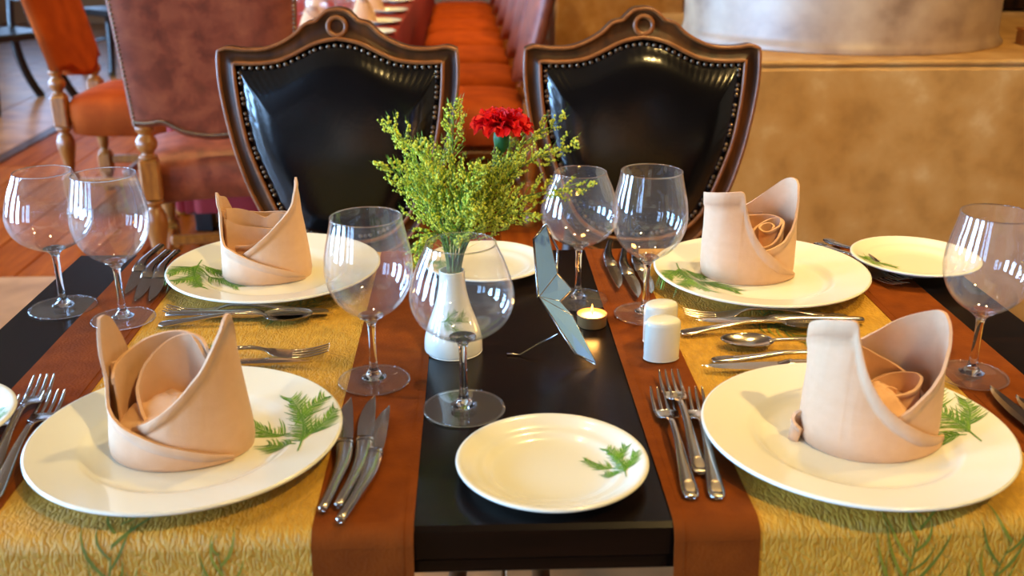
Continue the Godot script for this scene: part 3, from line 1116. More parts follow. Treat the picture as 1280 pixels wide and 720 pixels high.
func make_carved_chair(label: String, at: Vector3) -> Node3D:
	var t := thing("carved_chair", label, "chair", at, 0.0, "carved dining chairs with black leather backs")
	var O := outline([[0.0, 1.0465], [0.0185, 1.0436], [0.033, 1.0315], [0.040, 1.0245], [0.059, 1.0193], [0.079, 1.0007], [0.106, 0.985], [0.137, 0.9747], [0.176, 0.9733], [0.205, 0.977], [0.2225, 0.971]],
		[[0.2225, 0.971], [0.2245, 0.95], [0.2235, 0.905], [0.2145, 0.842], [0.199, 0.77], [0.175, 0.696], [0.14, 0.632], [0.10, 0.592], [0.05, 0.572], [0.0, 0.568]], 44)
	var I := outline([[0.0, 0.987], [0.037, 0.981], [0.069, 0.9667], [0.106, 0.9508], [0.148, 0.945], [0.192, 0.9457]],
		[[0.192, 0.9457], [0.190, 0.90], [0.1835, 0.841], [0.172, 0.785], [0.147, 0.716], [0.122, 0.66], [0.09, 0.628], [0.05, 0.612], [0.0, 0.608]], 44)
	var tilt := tan(deg_to_rad(6.0))
	var P := func(p: Vector2, z: float) -> Vector3:    # back plane leans away
		return Vector3(p.x, 0.85 + (p.y - 0.85) * 0.9945, z - (p.y - 0.85) * tilt)
	var rows := []
	for i in O.size():
		var row := PackedVector3Array()
		for s in [[0.0, -0.03], [0.0, -0.004], [0.05, 0.002], [0.16, 0.001], [0.3, -0.002], [0.6, -0.002], [0.82, 0.002], [0.9, 0.005], [1.0, 0.004], [1.02, -0.012], [1.02, -0.03]]:
			row.append(P.call(O[i].lerp(I[i], s[0]), s[1]))
		rows.append(row)
	var st := mb()
	grid(st, rows, true, true)
	put("back_frame", done(st), M.walnut, t)
	var a := []; var b := []
	for i in O.size():
		a.append(P.call(O[i].lerp(I[i], 0.07), 0.002))
		b.append(P.call(O[i].lerp(I[i], 0.93), 0.005))
	put("outer_moulding", tubed(a, 0.0038, 8, true), M.worn, t).set_meta("label", "worn copper coloured outer moulding")
	put("inner_moulding", tubed(b, 0.0040, 8, true), M.worn, t).set_meta("label", "worn copper coloured inner moulding")
	var ring := []
	for k in 40:
		ring.append(P.call(Vector2(cos(TAU * k / 40) * 0.0165, 1.0128 + sin(TAU * k / 40) * 0.0165), 0.001))
	put("medallion_ring", tubed(ring, 0.0046, 10, true), M.worn, t.get_node("back_frame"))
	# padded leather
	var c := Vector2(0, 0.80)
	rows = []
	var N := I.size()
	for k in 37:
		var s := 1.0 - k / 36.0
		var row := PackedVector3Array()
		for i in N:
			var el := Vector2(sin(TAU * i / N) * 0.16, 0.8 + cos(TAU * i / N) * 0.17)
			var q: Vector2 = c + (el.lerp(I[i], s * s) - c) * s * 0.995
			var z := 0.027 * (1.0 - pow(s, 9.0)) - 0.006
			if s > 0.6:
				z -= 0.0008 * (0.5 + 0.5 * cos(TAU * i / N * 58.0)) * smoothstep(0.83, 0.92, s) * (1.0 - smoothstep(0.95, 1.0, s))
			row.append(P.call(q, z))
		rows.append(row)
	st = mb()
	grid(st, rows, true, false, true)
	put("leather_panel", done(st), M.black_leather, t).set_meta("label", "padded glossy black leather panel")
	var back := []
	for i in N:
		back.append(P.call(c + (I[i] - c) * 1.01, -0.024))
	st = mb()
	fan(st, back, true)
	put("back_cover", done(st), M.black_leather, t)
	# nails along the leather's edge
	var head := lathed([[0.0044, 0.0], [0.004, 0.0016], [0.0026, 0.003], [0.0, 0.0035]], 10)
	var run := 0.0
	for i in N:
		var q: Vector2 = c + (I[i] - c) * 0.957
		var q2: Vector2 = c + (I[(i + 1) % N] - c) * 0.957
		var l := q.distance_to(q2)
		run += l
		if run > 0.0128:
			run -= 0.0128
			put("nail", head, M.nail, t.get_node("leather_panel"), P.call(q, 0.0015), Vector3(PI / 2 - deg_to_rad(6.0), 0, 0))
	# seat and legs
	st = mb()
	var srows := []
	for s in [[0.44, -0.0], [0.455, 0.0], [0.47, 0.02], [0.475, 0.06], [0.482, 0.14]]:
		var row := PackedVector3Array()
		for k in 40:
			var an := TAU * k / 40
			var cx := signf(cos(an)) * pow(absf(cos(an)), 0.35)
			var sz := signf(sin(an)) * pow(absf(sin(an)), 0.35)
			var w: float = 1.0 - s[1] * 1.2
			row.append(Vector3(cx * (0.215 + 0.02 * sz) * w, s[0], 0.235 + sz * 0.2 * w))
		srows.append(row)
	grid(st, srows, true)
	fan(st, Array(srows[-1]))
	fan(st, Array(srows[0]), true)
	put("seat", done(st), M.black_leather, t)
	put("seat_rail", boxed(Vector3(0, 0.41, 0.235), Vector3(0.43, 0.06, 0.4), 0.006), M.walnut, t)
	for sx in [-1, 1]:
		put("leg", tubed(bezier(Vector3(sx * 0.19, 0.44, 0.4), Vector3(sx * 0.235, 0.26, 0.44), Vector3(sx * 0.2, 0.003, 0.41), 12), [0.026, 0.03, 0.03, 0.028, 0.025, 0.022, 0.02, 0.018, 0.017, 0.016, 0.016, 0.018, 0.02], 12), M.walnut, t)
		put("leg", tubed(bezier(Vector3(sx * 0.12, 0.64, 0.0), Vector3(sx * 0.17, 0.3, 0.06), Vector3(sx * 0.19, 0.003, -0.05), 12), 0.02, 10), M.walnut, t)
	return t

func turned_leg(h: float) -> ArrayMesh:
	var st := mb()
	lathe(st, smooth([[0.0, 0.0], [0.022, 0.0], [0.03, 0.02], [0.024, 0.05], [0.018, 0.06], [0.028, 0.07], [0.028, 0.08]], 4), 20)
	box(st, Vector3(0, 0.125, 0), Vector3(0.056, 0.09, 0.056), 0.006)
	st.set_smooth_group(0)
	lathe(st, smooth([[0.028, 0.17], [0.028, 0.178], [0.017, 0.188], [0.022, 0.21], [0.025, 0.24], [0.033, 0.28], [0.035, 0.31], [0.027, 0.335], [0.018, 0.35], [0.03, 0.362], [0.03, 0.372]], 4), 20)
	box(st, Vector3(0, 0.372 + (h - 0.372) / 2, 0), Vector3(0.06, h - 0.372, 0.06), 0.007)
	return done(st)

func make_panel_chair(label: String, at: Vector3, turn: float, hide: Material, group: String) -> Node3D:
	# faces -z; a high padded back on turned legs
	var t := thing("padded_chair", label, "chair", at, turn, group)
	var W := 0.222
	for sx in [-1, 1]:
		put("leg", turned_leg(0.43), M.oak, t, Vector3(sx * 0.21, 0, -0.22))
		put("leg", turned_leg(0.5), M.oak, t, Vector3(sx * 0.21, 0, 0.22))
		put("knob", lathed(smooth([[0.026, 0.5], [0.028, 0.508], [0.018, 0.516], [0.03, 0.535], [0.031, 0.555], [0.02, 0.575], [0.026, 0.585], [0.026, 0.6], [0.0, 0.6]], 4), 20), M.oak, t, Vector3(sx * 0.21, 0, 0.22))
		put("stretcher", boxed(Vector3(sx * 0.21, 0.14, 0), Vector3(0.03, 0.035, 0.382), 0.006), M.oak, t)
		# curved rail under the seat
	put("stretcher", boxed(Vector3(0, 0.17, 0.0), Vector3(0.39, 0.03, 0.03), 0.006), M.oak, t)
	# seat
	var st := mb()
	var rows := []
	for s in [[0.355, 0.0], [0.36, 0.012], [0.41, 0.02], [0.46, 0.018], [0.485, 0.0], [0.5, -0.05], [0.506, -0.13]]:
		var row := PackedVector3Array()
		for k in 48:
			var an := TAU * k / 48
			var cx := signf(cos(an)) * pow(absf(cos(an)), 0.3)
			var sz := signf(sin(an)) * pow(absf(sin(an)), 0.3)
			row.append(Vector3(cx * (0.23 + s[1]), s[0] - (0.02 * absf(cx * cx * cx) if s[0] < 0.37 else 0.0), -0.03 + sz * (0.215 + s[1])))
		rows.append(row)
	grid(st, rows, true)
	fan(st, Array(rows[-1])); fan(st, Array(rows[0]), true)
	put("seat", done(st), hide, t)
	# back panel with a scalloped lower edge, leaning back (towards +z at the top)
	var f := []; var k2 := []
	var Pb := func(x: float, y: float, z: float) -> Vector3: return Vector3(x * (1.0 + (y - 0.59) * 0.2), y, 0.21 + (y - 0.59) * 0.24 + z)
	var cols := 32
	for i in cols + 1:
		var x := lerpf(-W - 0.02, W + 0.02, float(i) / cols)
		var u := absf(x) / (W + 0.02)
		var y0 := 0.6 - 0.05 * (0.5 + 0.5 * cos(u * PI * 1.0)) * (1.0 if u < 0.75 else 1.0) + 0.018 * exp(-pow((u - 0.62) * 7.0, 2.0))
		var ra := PackedVector3Array()
		for j in 25:
			var y := lerpf(y0, 1.22, j / 24.0)
			var edge := pow(absf(x) / (W + 0.02), 6.0)
			ra.append(Pb.call(x, y, 0.036 - 0.022 * edge))
		for j in 25:
			var y := lerpf(1.22, y0, j / 24.0)
			var edge := pow(absf(x) / (W + 0.02), 6.0)
			ra.append(Pb.call(x, y, -0.046 + 0.03 * edge))
		f.append(ra)
	st = mb()
	grid(st, f, true, false, true)
	fan(st, Array(f[0]), false); fan(st, Array(f[-1]), true)
	put("back_panel", done(st), hide, t)
	var nl := mb()
	var heads := []
	for sx in [-1, 1]:
		for j in 48:
			heads.append(Pb.call(sx * (W + 0.012), lerpf(0.605, 1.2, j / 47.0), 0.0195))
	for i in range(1, cols * 2):
		var fi := i / 2.0
		var p: Vector3 = f[int(fi)][1].lerp(f[min(int(fi) + 1, cols)][1], fi - int(fi))
		heads.append(p + Vector3(0, -0.012, 0.002))
	for p in heads:
		var rr := 0.0052
		var ring := []
		for k in 8:
			ring.append(p + Vector3(cos(TAU * k / 8) * rr, sin(TAU * k / 8) * rr, 0))
		for k in 8:
			tri(nl, p + Vector3(0, 0, 0.0045), ring[(k + 1) % 8], ring[k])
	stuff(put("nail_trim", done(nl), M.nail, t.get_node("back_panel")))
	return t

func make_dark_chair(label: String, at: Vector3, turn: float) -> Node3D:
	var t := thing("dark_chair", label, "chair", at, turn, "dark wooden chairs in the far left background")
	put("seat", boxed(Vector3(0, 0.45, 0), Vector3(0.44, 0.045, 0.44), 0.015), M.ebony, t)
	for sx in [-1, 1]:
		put("leg", tubed(bezier(Vector3(sx * 0.19, 0.43, -0.19), Vector3(sx * 0.2, 0.2, -0.2), Vector3(sx * 0.21, 0.002, -0.23), 8), 0.027, 8), M.ebony, t)
		put("leg", tubed(bezier(Vector3(sx * 0.19, 0.47, 0.19), Vector3(sx * 0.2, 0.2, 0.2), Vector3(sx * 0.22, 0.002, 0.34), 8), 0.029, 8), M.ebony, t)
		put("back_post", tubed(bezier(Vector3(sx * 0.19, 0.44, 0.19), Vector3(sx * 0.19, 0.7, 0.2), Vector3(sx * 0.2, 1.02, 0.3), 8), 0.02, 8), M.ebony, t)
	put("back_rail", boxed(Vector3(0, 0.97, 0.285), Vector3(0.4, 0.09, 0.022), 0.006), M.ebony, t)
	put("back_rail", boxed(Vector3(0, 0.66, 0.212), Vector3(0.38, 0.05, 0.022), 0.006), M.ebony, t)
	put("stretcher", tubed(bezier(Vector3(-0.2, 0.2, -0.2), Vector3(0, 0.3, 0.02), Vector3(0.2, 0.2, -0.2), 10), 0.012, 8), M.ebony, t)
	return t

# ------------------------------------------------------------------ the laid-out banquet table behind
func build_banquet() -> void:
	var t := thing("banquet_table", "long banquet table under a dark red cloth in the background", "table", Vector3(-0.77, 0, -5.12))
	put("tabletop", boxed(Vector3(0, 0.728, 0), Vector3(0.83, 0.03, 4.8), 0.004), M.ebony, t)
	for x in [-0.35, 0.35]:
		for z in [-2.2, 0.0, 2.2]:
			put("leg", boxed(Vector3(x, 0.356, z), Vector3(0.07, 0.712, 0.07), 0.004), M.ebony, t)
	var st := mb()
	var rows := []
	var L := 2.42
	var B := 0.43
	var per := []
	for k in 160:      # round the edge of the cloth
		var an := TAU * k / 160
		var cx := signf(cos(an)) * pow(absf(cos(an)), 0.12)
		var sz := signf(sin(an)) * pow(absf(sin(an)), 0.12)
		per.append(Vector2(cx, sz))
	for s in [[0.0, 0.75], [0.985, 0.75], [1.0, 0.744], [1.0, 0.6], [1.0, 0.4], [1.0, 0.13]]:
		var row := PackedVector3Array()
		for k in 160:
			var fold := 0.012 * sin(k * 1.7) * clampf((0.744 - s[1]) * 3.0, 0, 1)
			row.append(Vector3(per[k].x * (B * s[0] + fold), s[1], per[k].y * (L * s[0] + fold)))
		rows.append(row)
	grid(st, rows, true, false, true)
	var cl := thing("red_tablecloth", "dark red cloth hanging over the long background table", "tablecloth", Vector3(-0.77, 0, -5.12))
	put("cloth", done(st), M.red_cloth, cl)

	var plate := thing("background_plate", "white plate nearest of those along the red table's right edge", "plate", Vector3(-0.425, 0.751, -2.98), 0, "white plates along the red table")
	put("dish", lathed(plate_prof(0.085, 0.055, 0.045, 0.016), 40), M.china, plate)
	var places := ["second", "third", "fourth", "fifth", "sixth", "seventh", "eighth"]
	var zs := [-3.36, -3.82, -4.33, -4.85, -5.4, -6.0, -6.6]
	for i in zs.size():
		copy(plate, "white plate %s from the near end along the red table's right edge" % places[i], Vector3(-0.425, 0.751, zs[i]))
	# glasses and napkins in the middle of that table
	var g := make_glass("wine glass standing on the red table, nearest the carved chair crest", Vector3(-0.62, 0.751, -2.86), 0.036, 0.07, [[0.004, 0.072], [0.024, 0.082], [0.041, 0.104], [0.045, 0.128], [0.0405, 0.157], [0.036, 0.18]], "background_glass")
	g.set_meta("group", "wine glasses on the red table")
	var spots := [Vector2(-0.55, -3.15), Vector2(-0.78, -3.2), Vector2(-0.63, -3.5), Vector2(-0.88, -3.0), Vector2(-0.58, -3.95), Vector2(-0.8, -3.8), Vector2(-0.95, -3.5), Vector2(-0.68, -4.4)]
	var where := ["right of the nearest peach napkin", "left of the nearest peach napkin", "behind the nearest peach napkin", "at the near left end of the row", "beside the third plate", "beside the middle peach napkin", "at the table's left side", "at the far end of the row"]
	for i in spots.size():
		copy(g, "wine glass on the red table %s" % where[i], Vector3(spots[i].x, 0.751, spots[i].y))
	var pk := [[0, 1, 0.3, 0.11], [90, 1, 0.4, 0.1], [180, 1, 0.25, 0.12], [270, 1, 0.4, 0.1], [360, 1, 0.3, 0.11]]
	var n0 := thing("background_napkin", "peach folded napkin on the red table just behind the left carved chair", "napkin", Vector3(-0.66, 0.751, -3.02), 0.3, "peach napkins on the red table")
	put("folded_cloth", flap(pk, 0.06, 0.05, 0.002, 0.006), M.linen, n0)
	var nw := [Vector2(-0.5, -3.36), Vector2(-0.72, -3.62), Vector2(-0.5, -3.82), Vector2(-0.52, -4.33)]
	var nn := ["beside the second plate", "in the middle between the glasses", "beside the third plate", "beside the fourth plate"]
	for i in nw.size():
		copy(n0, "peach folded napkin on the red table %s" % nn[i], Vector3(nw[i].x, 0.751, nw[i].y), 0.3 + i)
	# a head chair, one on its left, and a row on the right
	make_panel_chair("large chair with distressed brown leather back and turned oak legs, left foreground", Vector3(-0.87, 0, -2.28), 0.2, M.hide, "padded chairs round the red table")
	make_panel_chair("chair with orange suede back seen at an angle left of the large leather chair", Vector3(-1.49, 0, -3.35), -PI / 2, M.suede, "padded chairs round the red table")
	var r0 := make_panel_chair("nearest chair of the orange seated row along the red table", Vector3(-0.045, 0, -3.12), PI / 2, M.suede, "padded chairs in the row right of the red table")
	for c in r0.get_children():
		if c.name.begins_with("back_panel"):
			c.material_override = M.hide
			c.set_meta("label", "brown leather back")
	for i in 6:
		copy(r0, "%s chair of the orange seated row along the red table" % places[i], Vector3(-0.045 - 0.008 * i, 0, -3.78 - 0.66 * i), PI / 2)
	make_dark_chair("dark wooden chair cut by the left edge behind the orange chair", Vector3(-2.98, 0, -5.6), 2.5)
	make_dark_chair("dark wooden chair partly hidden behind the orange suede chair", Vector3(-2.75, 0, -7.15), 2.4)

# ------------------------------------------------------------------
func _ready() -> void:
	rng.seed = 11
	# camera
	var cam := Camera3D.new()
	cam.name = "camera"
	add_child(cam)
	cam.position = Vector3(-0.0485, 1.228, 1.078)
	cam.rotation = Vector3(deg_to_rad(-20.527), deg_to_rad(-2.162), 0)
	var at := CameraAttributesPhysical.new()
	at.frustum_focal_length = 43.0
	at.frustum_focus_distance = 1.25
	at.exposure_aperture = 7.0
	at.frustum_near = 0.05
	at.frustum_far = 60.0
	cam.attributes = at
	cam.current = true
	# sky and exposure
	var we := WorldEnvironment.new()
	we.name = "environment"
	add_child(we)
	var env := Environment.new()
	var sky := Sky.new()
	var ps := ProceduralSkyMaterial.new()
	ps.sky_top_color = Color(0.5, 0.68, 0.95)
	ps.sky_horizon_color = Color(0.85, 0.92, 1.0)
	ps.ground_bottom_color = Color(0.4, 0.42, 0.42)
	ps.ground_horizon_color = Color(0.7, 0.75, 0.78)
	ps.sky_energy_multiplier = 2.0
	sky.sky_material = ps
	env.background_mode = Environment.BG_SKY
	env.sky = sky
	env.tonemap_mode = Environment.TONE_MAPPER_LINEAR
	env.tonemap_exposure = 0.57
	env.sdfgi_enabled = true
	env.ssao_enabled = true
	env.ssil_enabled = true
	we.environment = env
	# daylight at the windows
	for z in [-5.2, -2.4, 0.4, 2.6]:
		daylight(Vector3(-6.3, 1.46, z), Vector3(1, 0, 0), 130.0, 2.6)
	for x in [-5.0, -3.4]:
		daylight(Vector3(x, 1.75, 4.3), Vector3(0, 0, -1), 18.0)
	for x in [-4.6, -2.6]:
		daylight(Vector3(x, 1.75, -10.8), Vector3(0, 0, 1), 2.5)
	make_materials()
	# warm ceiling spots: above the table, the stone wall and the rooms behind
	downlight(Vector3(1.15, 3.199, 1.7), Vector3(0.05, 0.75, 0.0), 11.0, 40.0, "right of the table on the near side")
	downlight(Vector3(0.55, 3.199, -0.95), Vector3(0.0, 0.75, 0.0), 4.4, 40.0, "above the right carved chair")
	downlight(Vector3(-0.6, 3.199, -0.6), Vector3(-0.3, 0.75, 0.0), 1.5, 40.0, "above the left carved chair")
	downlight(Vector3(1.3, 3.199, -0.4), Vector3(1.2, 0.5, -1.5), 9.5, 50.0, "in front of the stone wall")
	downlight(Vector3(-0.6, 3.199, -3.2), Vector3(-0.5, 0.7, -3.6), 8.0, 60.0, "above the near end of the red table")
	downlight(Vector3(-0.3, 3.199, -6.0), Vector3(-0.3, 0.7, -6.0), 10.0, 60.0, "above the far end of the red table")
	downlight(Vector3(-2.2, 3.199, -2.6), Vector3(-2.0, 0.0, -3.2), 7.0, 60.0, "above the orange chair")
	downlight(Vector3(0.9, 3.199, -4.6), Vector3(0.9, 0.3, -6.4), 9.0, 50.0, "added out of view to brighten the far stone pier")  # unseen extra lamp, added to lift the dark pier behind the chairs
	build_room()
	build_stone()
	build_banquet()
	build_table()

	# the carved chairs
	var ch := make_carved_chair("left carved wooden chair with glossy black leather shield back", Vector3(-0.2985, 0, -0.872))
	copy(ch, "right carved wooden chair with black leather back, beside the tan stone wall", Vector3(0.272, 0, -0.872))

	# runners
	runner("left table runner, ochre centre with brown borders", -0.5335, -0.1015, -0.4485, -0.184, 4, [
		{"a": Vector2(-0.34, -0.2), "b": Vector2(-0.335, 0.03), "bend": 0.012, "n": 7}, {"a": Vector2(-0.27, -0.16), "b": Vector2(-0.26, -0.01), "bend": -0.01, "n": 5},
		{"a": Vector2(-0.37, -0.2), "b": Vector2(-0.41, -0.08), "bend": 0.01, "n": 4}, {"a": Vector2(-0.31, -0.22), "b": Vector2(-0.29, -0.09), "bend": 0.01, "n": 4},
		{"a": Vector2(-0.3, 0.42), "b": Vector2(-0.23, 0.52), "bend": 0.01, "n": 6}, {"a": Vector2(-0.37, 0.28), "b": Vector2(-0.34, 0.37), "bend": 0.01, "n": 6}])
	runner("right table runner, ochre centre with brown borders", 0.1115, 0.5385, 0.1825, 0.4555, 9, [
		{"a": Vector2(0.31, -0.2), "b": Vector2(0.33, 0.03), "bend": 0.016, "n": 7}, {"a": Vector2(0.37, -0.2), "b": Vector2(0.4, -0.01), "bend": 0.014, "n": 5},
		{"a": Vector2(0.29, -0.22), "b": Vector2(0.27, -0.08), "bend": -0.01, "n": 4}, {"a": Vector2(0.36, -0.22), "b": Vector2(0.35, -0.1), "bend": -0.01, "n": 4},
		{"a": Vector2(0.27, 0.43), "b": Vector2(0.34, 0.33), "bend": 0.012, "n": 6}, {"a": Vector2(0.3, 0.49), "b": Vector2(0.31, 0.4), "bend": 0.01, "n": 6}])

	# plates
	dinner_prof = plate_prof(0.1405, 0.094, 0.078, 0.021)
	side_prof = plate_prof(0.0855, 0.061, 0.048, 0.017)
	var g := "white dinner plates with dill print"
	var p1 := make_plate("dinner_plate", "large white dinner plate front left", Vector3(-0.314, ON, 0.226), dinner_prof, Vector2(0.094, -0.02), 1.12, -0.12, g)
	p1.set_meta("label", "white dinner plate at the front left setting beside three knives")
	copy(p1, "white dinner plate at the back left setting in front of the left carved chair", Vector3(-0.3165, ON, -0.237), PI)
	copy(p1, "white dinner plate at the back right setting in front of the right carved chair", Vector3(0.329, ON, -0.198), PI)
	copy(p1, "white dinner plate at the front right setting beside three forks", Vector3(0.3005, ON, 0.242), 0.1)
	g = "white side plates with dill print"
	var s1 := make_plate("side_plate", "small white side plate on bare dark wood at the front middle", Vector3(0.0172, TOP + 0.0004, 0.277), side_prof, Vector2(0.0575, -0.002), 0.56, -0.1, g)
	copy(s1, "small white side plate behind the vase at the far middle", Vector3(-0.034, TOP + 0.0004, -0.266), PI)
	copy(s1, "small white side plate at the far right table corner", Vector3(0.554, TOP + 0.0085, -0.24), PI)
	copy(s1, "small white side plate cut by the left edge of the photo", Vector3(-0.573, TOP + 0.0085, 0.194), 0.0)

	build_napkins()

	# glasses
	var bord := [[0.004, 0.072], [0.013, 0.0745], [0.025, 0.082], [0.0345, 0.092], [0.041, 0.104], [0.0445, 0.117], [0.045, 0.128], [0.0438, 0.142], [0.0408, 0.157], [0.0378, 0.170], [0.036, 0.180]]
	var burg := [[0.004, 0.076], [0.015, 0.0785], [0.029, 0.085], [0.041, 0.0945], [0.048, 0.106], [0.0508, 0.118], [0.05, 0.129], [0.0467, 0.142], [0.0412, 0.157], [0.0362, 0.168], [0.0335, 0.175]]
	var b0 := make_glass("tall wine glass between the front left plate and the vase", Vector3(-0.1569, ON, 0.0843), 0.0375, 0.069, bord)
	copy(b0, "tall wine glass by the back left plate's knives, standing on the runner", Vector3(-0.4759, ON, -0.0992), 0.3)
	copy(b0, "tall wine glass standing behind the salt and pepper shakers", Vector3(0.159, ON, -0.0905), 0.6, 1.0)
	copy(b0, "tall wine glass at the right edge behind the front right plate", Vector3(0.4796, ON, 0.0966), 0.9)
	var b1 := make_glass("round bowled wine glass in front of the white vase", Vector3(-0.0617, TOP + 0.0004, 0.1469), 0.041, 0.0735, burg)
	copy(b1, "round bowled wine glass behind the tealight and faceted candle holder", Vector3(0.082, TOP + 0.0004, -0.1508), 0.4, 0.96)
	copy(b1, "round bowled wine glass at the left edge on bare dark wood", Vector3(-0.5653, TOP + 0.0004, -0.1474), 0.8)

	build_vase()
	build_holder()
	build_candle()
	var sh := put("salt_shaker", shaker_mesh(), M.china, self, Vector3(0.1565, ON, 0.038), Vector3(0, 0.15, 0))
	tag(sh, "front white oval ceramic shaker on the brown runner border", "shaker", "white salt and pepper shakers")
	sh = put("pepper_shaker", shaker_mesh(), M.china, self, Vector3(0.163, ON, -0.011), Vector3(0, 0.3, 0))
	tag(sh, "rear white oval ceramic shaker standing just behind the front one", "shaker", "white salt and pepper shakers")
	build_cutlery()

	# flowers
	for s in [[Vector3(-0.0684, 1.024, -0.02), 0.03, 0.9, "tallest goldenrod spray pointing up left of the carnation"], [Vector3(-0.1363, 1.008, 0.0), 0.035, 1.0, "goldenrod spray leaning to the upper left"],
		[Vector3(-0.1438, 0.972, 0.02), 0.03, 1.0, "goldenrod spray reaching farthest left"], [Vector3(-0.102, 0.99, 0.03), 0.03, 1.1, "goldenrod spray left of centre in the bouquet"],
		[Vector3(-0.0424, 0.975, 0.05), 0.03, 1.1, "goldenrod spray at the front centre of the bouquet"], [Vector3(0.0445, 1.006, -0.02), 0.045, 0.9, "goldenrod spray rising to the upper right below the carnation"],
		[Vector3(0.0541, 0.99, 0.02), 0.045, 1.0, "goldenrod spray stretching right below the upper right one"], [Vector3(0.071, 0.946, 0.03), 0.05, 0.95, "goldenrod spray drooping over the round glass on the right"],
		[Vector3(0.013, 0.925, 0.05), 0.04, 1.0, "low goldenrod spray curving to the lower right"], [Vector3(-0.1155, 0.868, 0.04), 0.075, 0.8, "goldenrod spray drooping down at the lower left"],
		[Vector3(-0.0511, 0.935, 0.06), 0.02, 1.1, "short goldenrod spray low at the front of the bouquet"], [Vector3(-0.008, 0.965, 0.0), 0.03, 1.15, "goldenrod spray in the middle right of the bouquet"], [Vector3(-0.118, 0.945, -0.02), 0.03, 1.0, "goldenrod spray in the middle left of the bouquet"]]:
		spray(s[3], s[0], s[1], s[2])
	carnation(Vector3(-0.019, 1.0, -0.004))

func build_napkins() -> void:
	var Y := ON + 0.0052
	# front left: narrow tall left peak, right peak, tall fold in the middle
	napkin("peach folded napkin with a tall narrow left peak on the front left plate", Vector3(-0.319, Y, 0.222), 0.0, [
		{"name": "front_flap", "s": 1.0, "keys": [[212, 0.93, 0.9, 0.085], [204, 0.96, 0.95, 0.112], [196, 0.98, 0.98, 0.122], [187, 1.0, 0.99, 0.124], [179, 1.0, 0.98, 0.12], [172, 1.01, 0.95, 0.082], [160, 1.03, 0.96, 0.056], [138, 1.04, 0.97, 0.044], [106, 1.03, 0.97, 0.031], [70, 1.0, 0.97, 0.019], [38, 1.02, 1.0, 0.006]]},
		{"name": "right_flap", "s": 0.96, "keys": [[132, 0.97, 0.8, 0.034], [108, 1.0, 0.84, 0.044], [84, 1.02, 0.86, 0.06], [60, 1.02, 0.86, 0.082], [38, 1.04, 0.85, 0.106], [20, 1.06, 0.83, 0.126], [6, 1.06, 0.82, 0.13], [-8, 1.04, 0.82, 0.118], [-28, 1.0, 0.85, 0.085], [-55, 0.97, 0.9, 0.068]]},
		{"name": "back_flap", "s": 0.93, "keys": [[-20, 1.0, 0.9, 0.066], [-60, 1.0, 0.9, 0.062], [-100, 1.0, 0.9, 0.064], [-140, 1.0, 0.92, 0.074], [-175, 1.0, 0.95, 0.08]]},
		{"name": "inner_fold", "s": 0.84, "keys": [[165, 1.0, 1.0, 0.072], [195, 1.0, 0.95, 0.082], [230, 1.0, 0.82, 0.094], [262, 1.0, 0.66, 0.1], [300, 1.0, 0.5, 0.1], [330, 1.0, 0.46, 0.09], [360, 1.0, 0.6, 0.066], [395, 1.0, 0.85, 0.048], [430, 1.0, 0.95, 0.036]], "hem": 0.006},
		{"name": "inner_roll", "s": 0.5, "keys": [[130, 1.5, 1.3, 0.034], [165, 1.4, 1.2, 0.055], [205, 1.3, 1.0, 0.08], [250, 1.2, 0.8, 0.096], [300, 1.1, 0.6, 0.101], [345, 1.05, 0.7, 0.094], [385, 1.1, 0.8, 0.07], [430, 1.2, 0.8, 0.045]], "hem": 0.005, "at": Vector3(0.004, 0.0, -0.004)}], 0.0645, 0.054, 0.05, 1)
	# back left
	napkin("peach folded napkin with a rounded tall right peak on the back left plate", Vector3(-0.327, Y, -0.243), 0.05, [
		{"name": "front_flap", "s": 1.0, "keys": [[222, 0.9, 0.9, 0.07], [208, 0.95, 0.97, 0.1], [194, 0.98, 1.0, 0.106], [183, 1.0, 0.98, 0.113], [175, 1.0, 0.94, 0.1], [167, 1.02, 0.92, 0.07], [150, 1.03, 0.96, 0.05], [128, 1.04, 0.97, 0.044], [98, 1.03, 0.97, 0.033], [64, 1.0, 0.98, 0.02], [32, 1.03, 1.0, 0.006]]},
		{"name": "right_flap", "s": 0.96, "keys": [[136, 0.97, 0.84, 0.03], [110, 1.0, 0.86, 0.046], [84, 1.02, 0.88, 0.064], [62, 1.02, 0.9, 0.082], [40, 1.04, 0.88, 0.1], [24, 1.05, 0.84, 0.12], [8, 1.05, 0.8, 0.132], [-6, 1.03, 0.78, 0.13], [-18, 1.0, 0.76, 0.118], [-34, 0.98, 0.82, 0.09], [-60, 0.95, 0.88, 0.066]]},
		{"name": "back_flap", "s": 0.93, "keys": [[-20, 1.0, 0.9, 0.07], [-60, 1.0, 0.9, 0.076], [-100, 1.0, 0.9, 0.075], [-140, 1.0, 0.92, 0.082], [-175, 1.0, 0.95, 0.088]]},
		{"name": "inner_fold", "s": 0.84, "keys": [[188, 1.0, 1.0, 0.09], [215, 0.8, 0.8, 0.086], [245, 0.5, 0.5, 0.078], [270, 0.38, 0.36, 0.074], [295, 0.45, 0.42, 0.079], [318, 0.7, 0.66, 0.078], [340, 0.95, 0.9, 0.066]], "hem": 0.006},
		{"name": "middle_fold", "s": 0.84, "keys": [[176, 1.0, 1.0, 0.078], [190, 0.72, 0.7, 0.068], [215, 0.4, 0.38, 0.063], [270, 0.22, 0.2, 0.061], [320, 0.35, 0.33, 0.06], [350, 0.6, 0.56, 0.058], [368, 0.9, 0.85, 0.06]], "hem": 0.006},
		{"name": "front_fold", "s": 0.8, "keys": [[150, 0.95, 0.9, 0.046], [135, 0.62, 0.55, 0.046], [115, 0.4, 0.3, 0.05], [70, 0.4, 0.3, 0.054], [40, 0.7, 0.6, 0.056]], "hem": 0.006}], 0.059, 0.048, 0.035, 7)
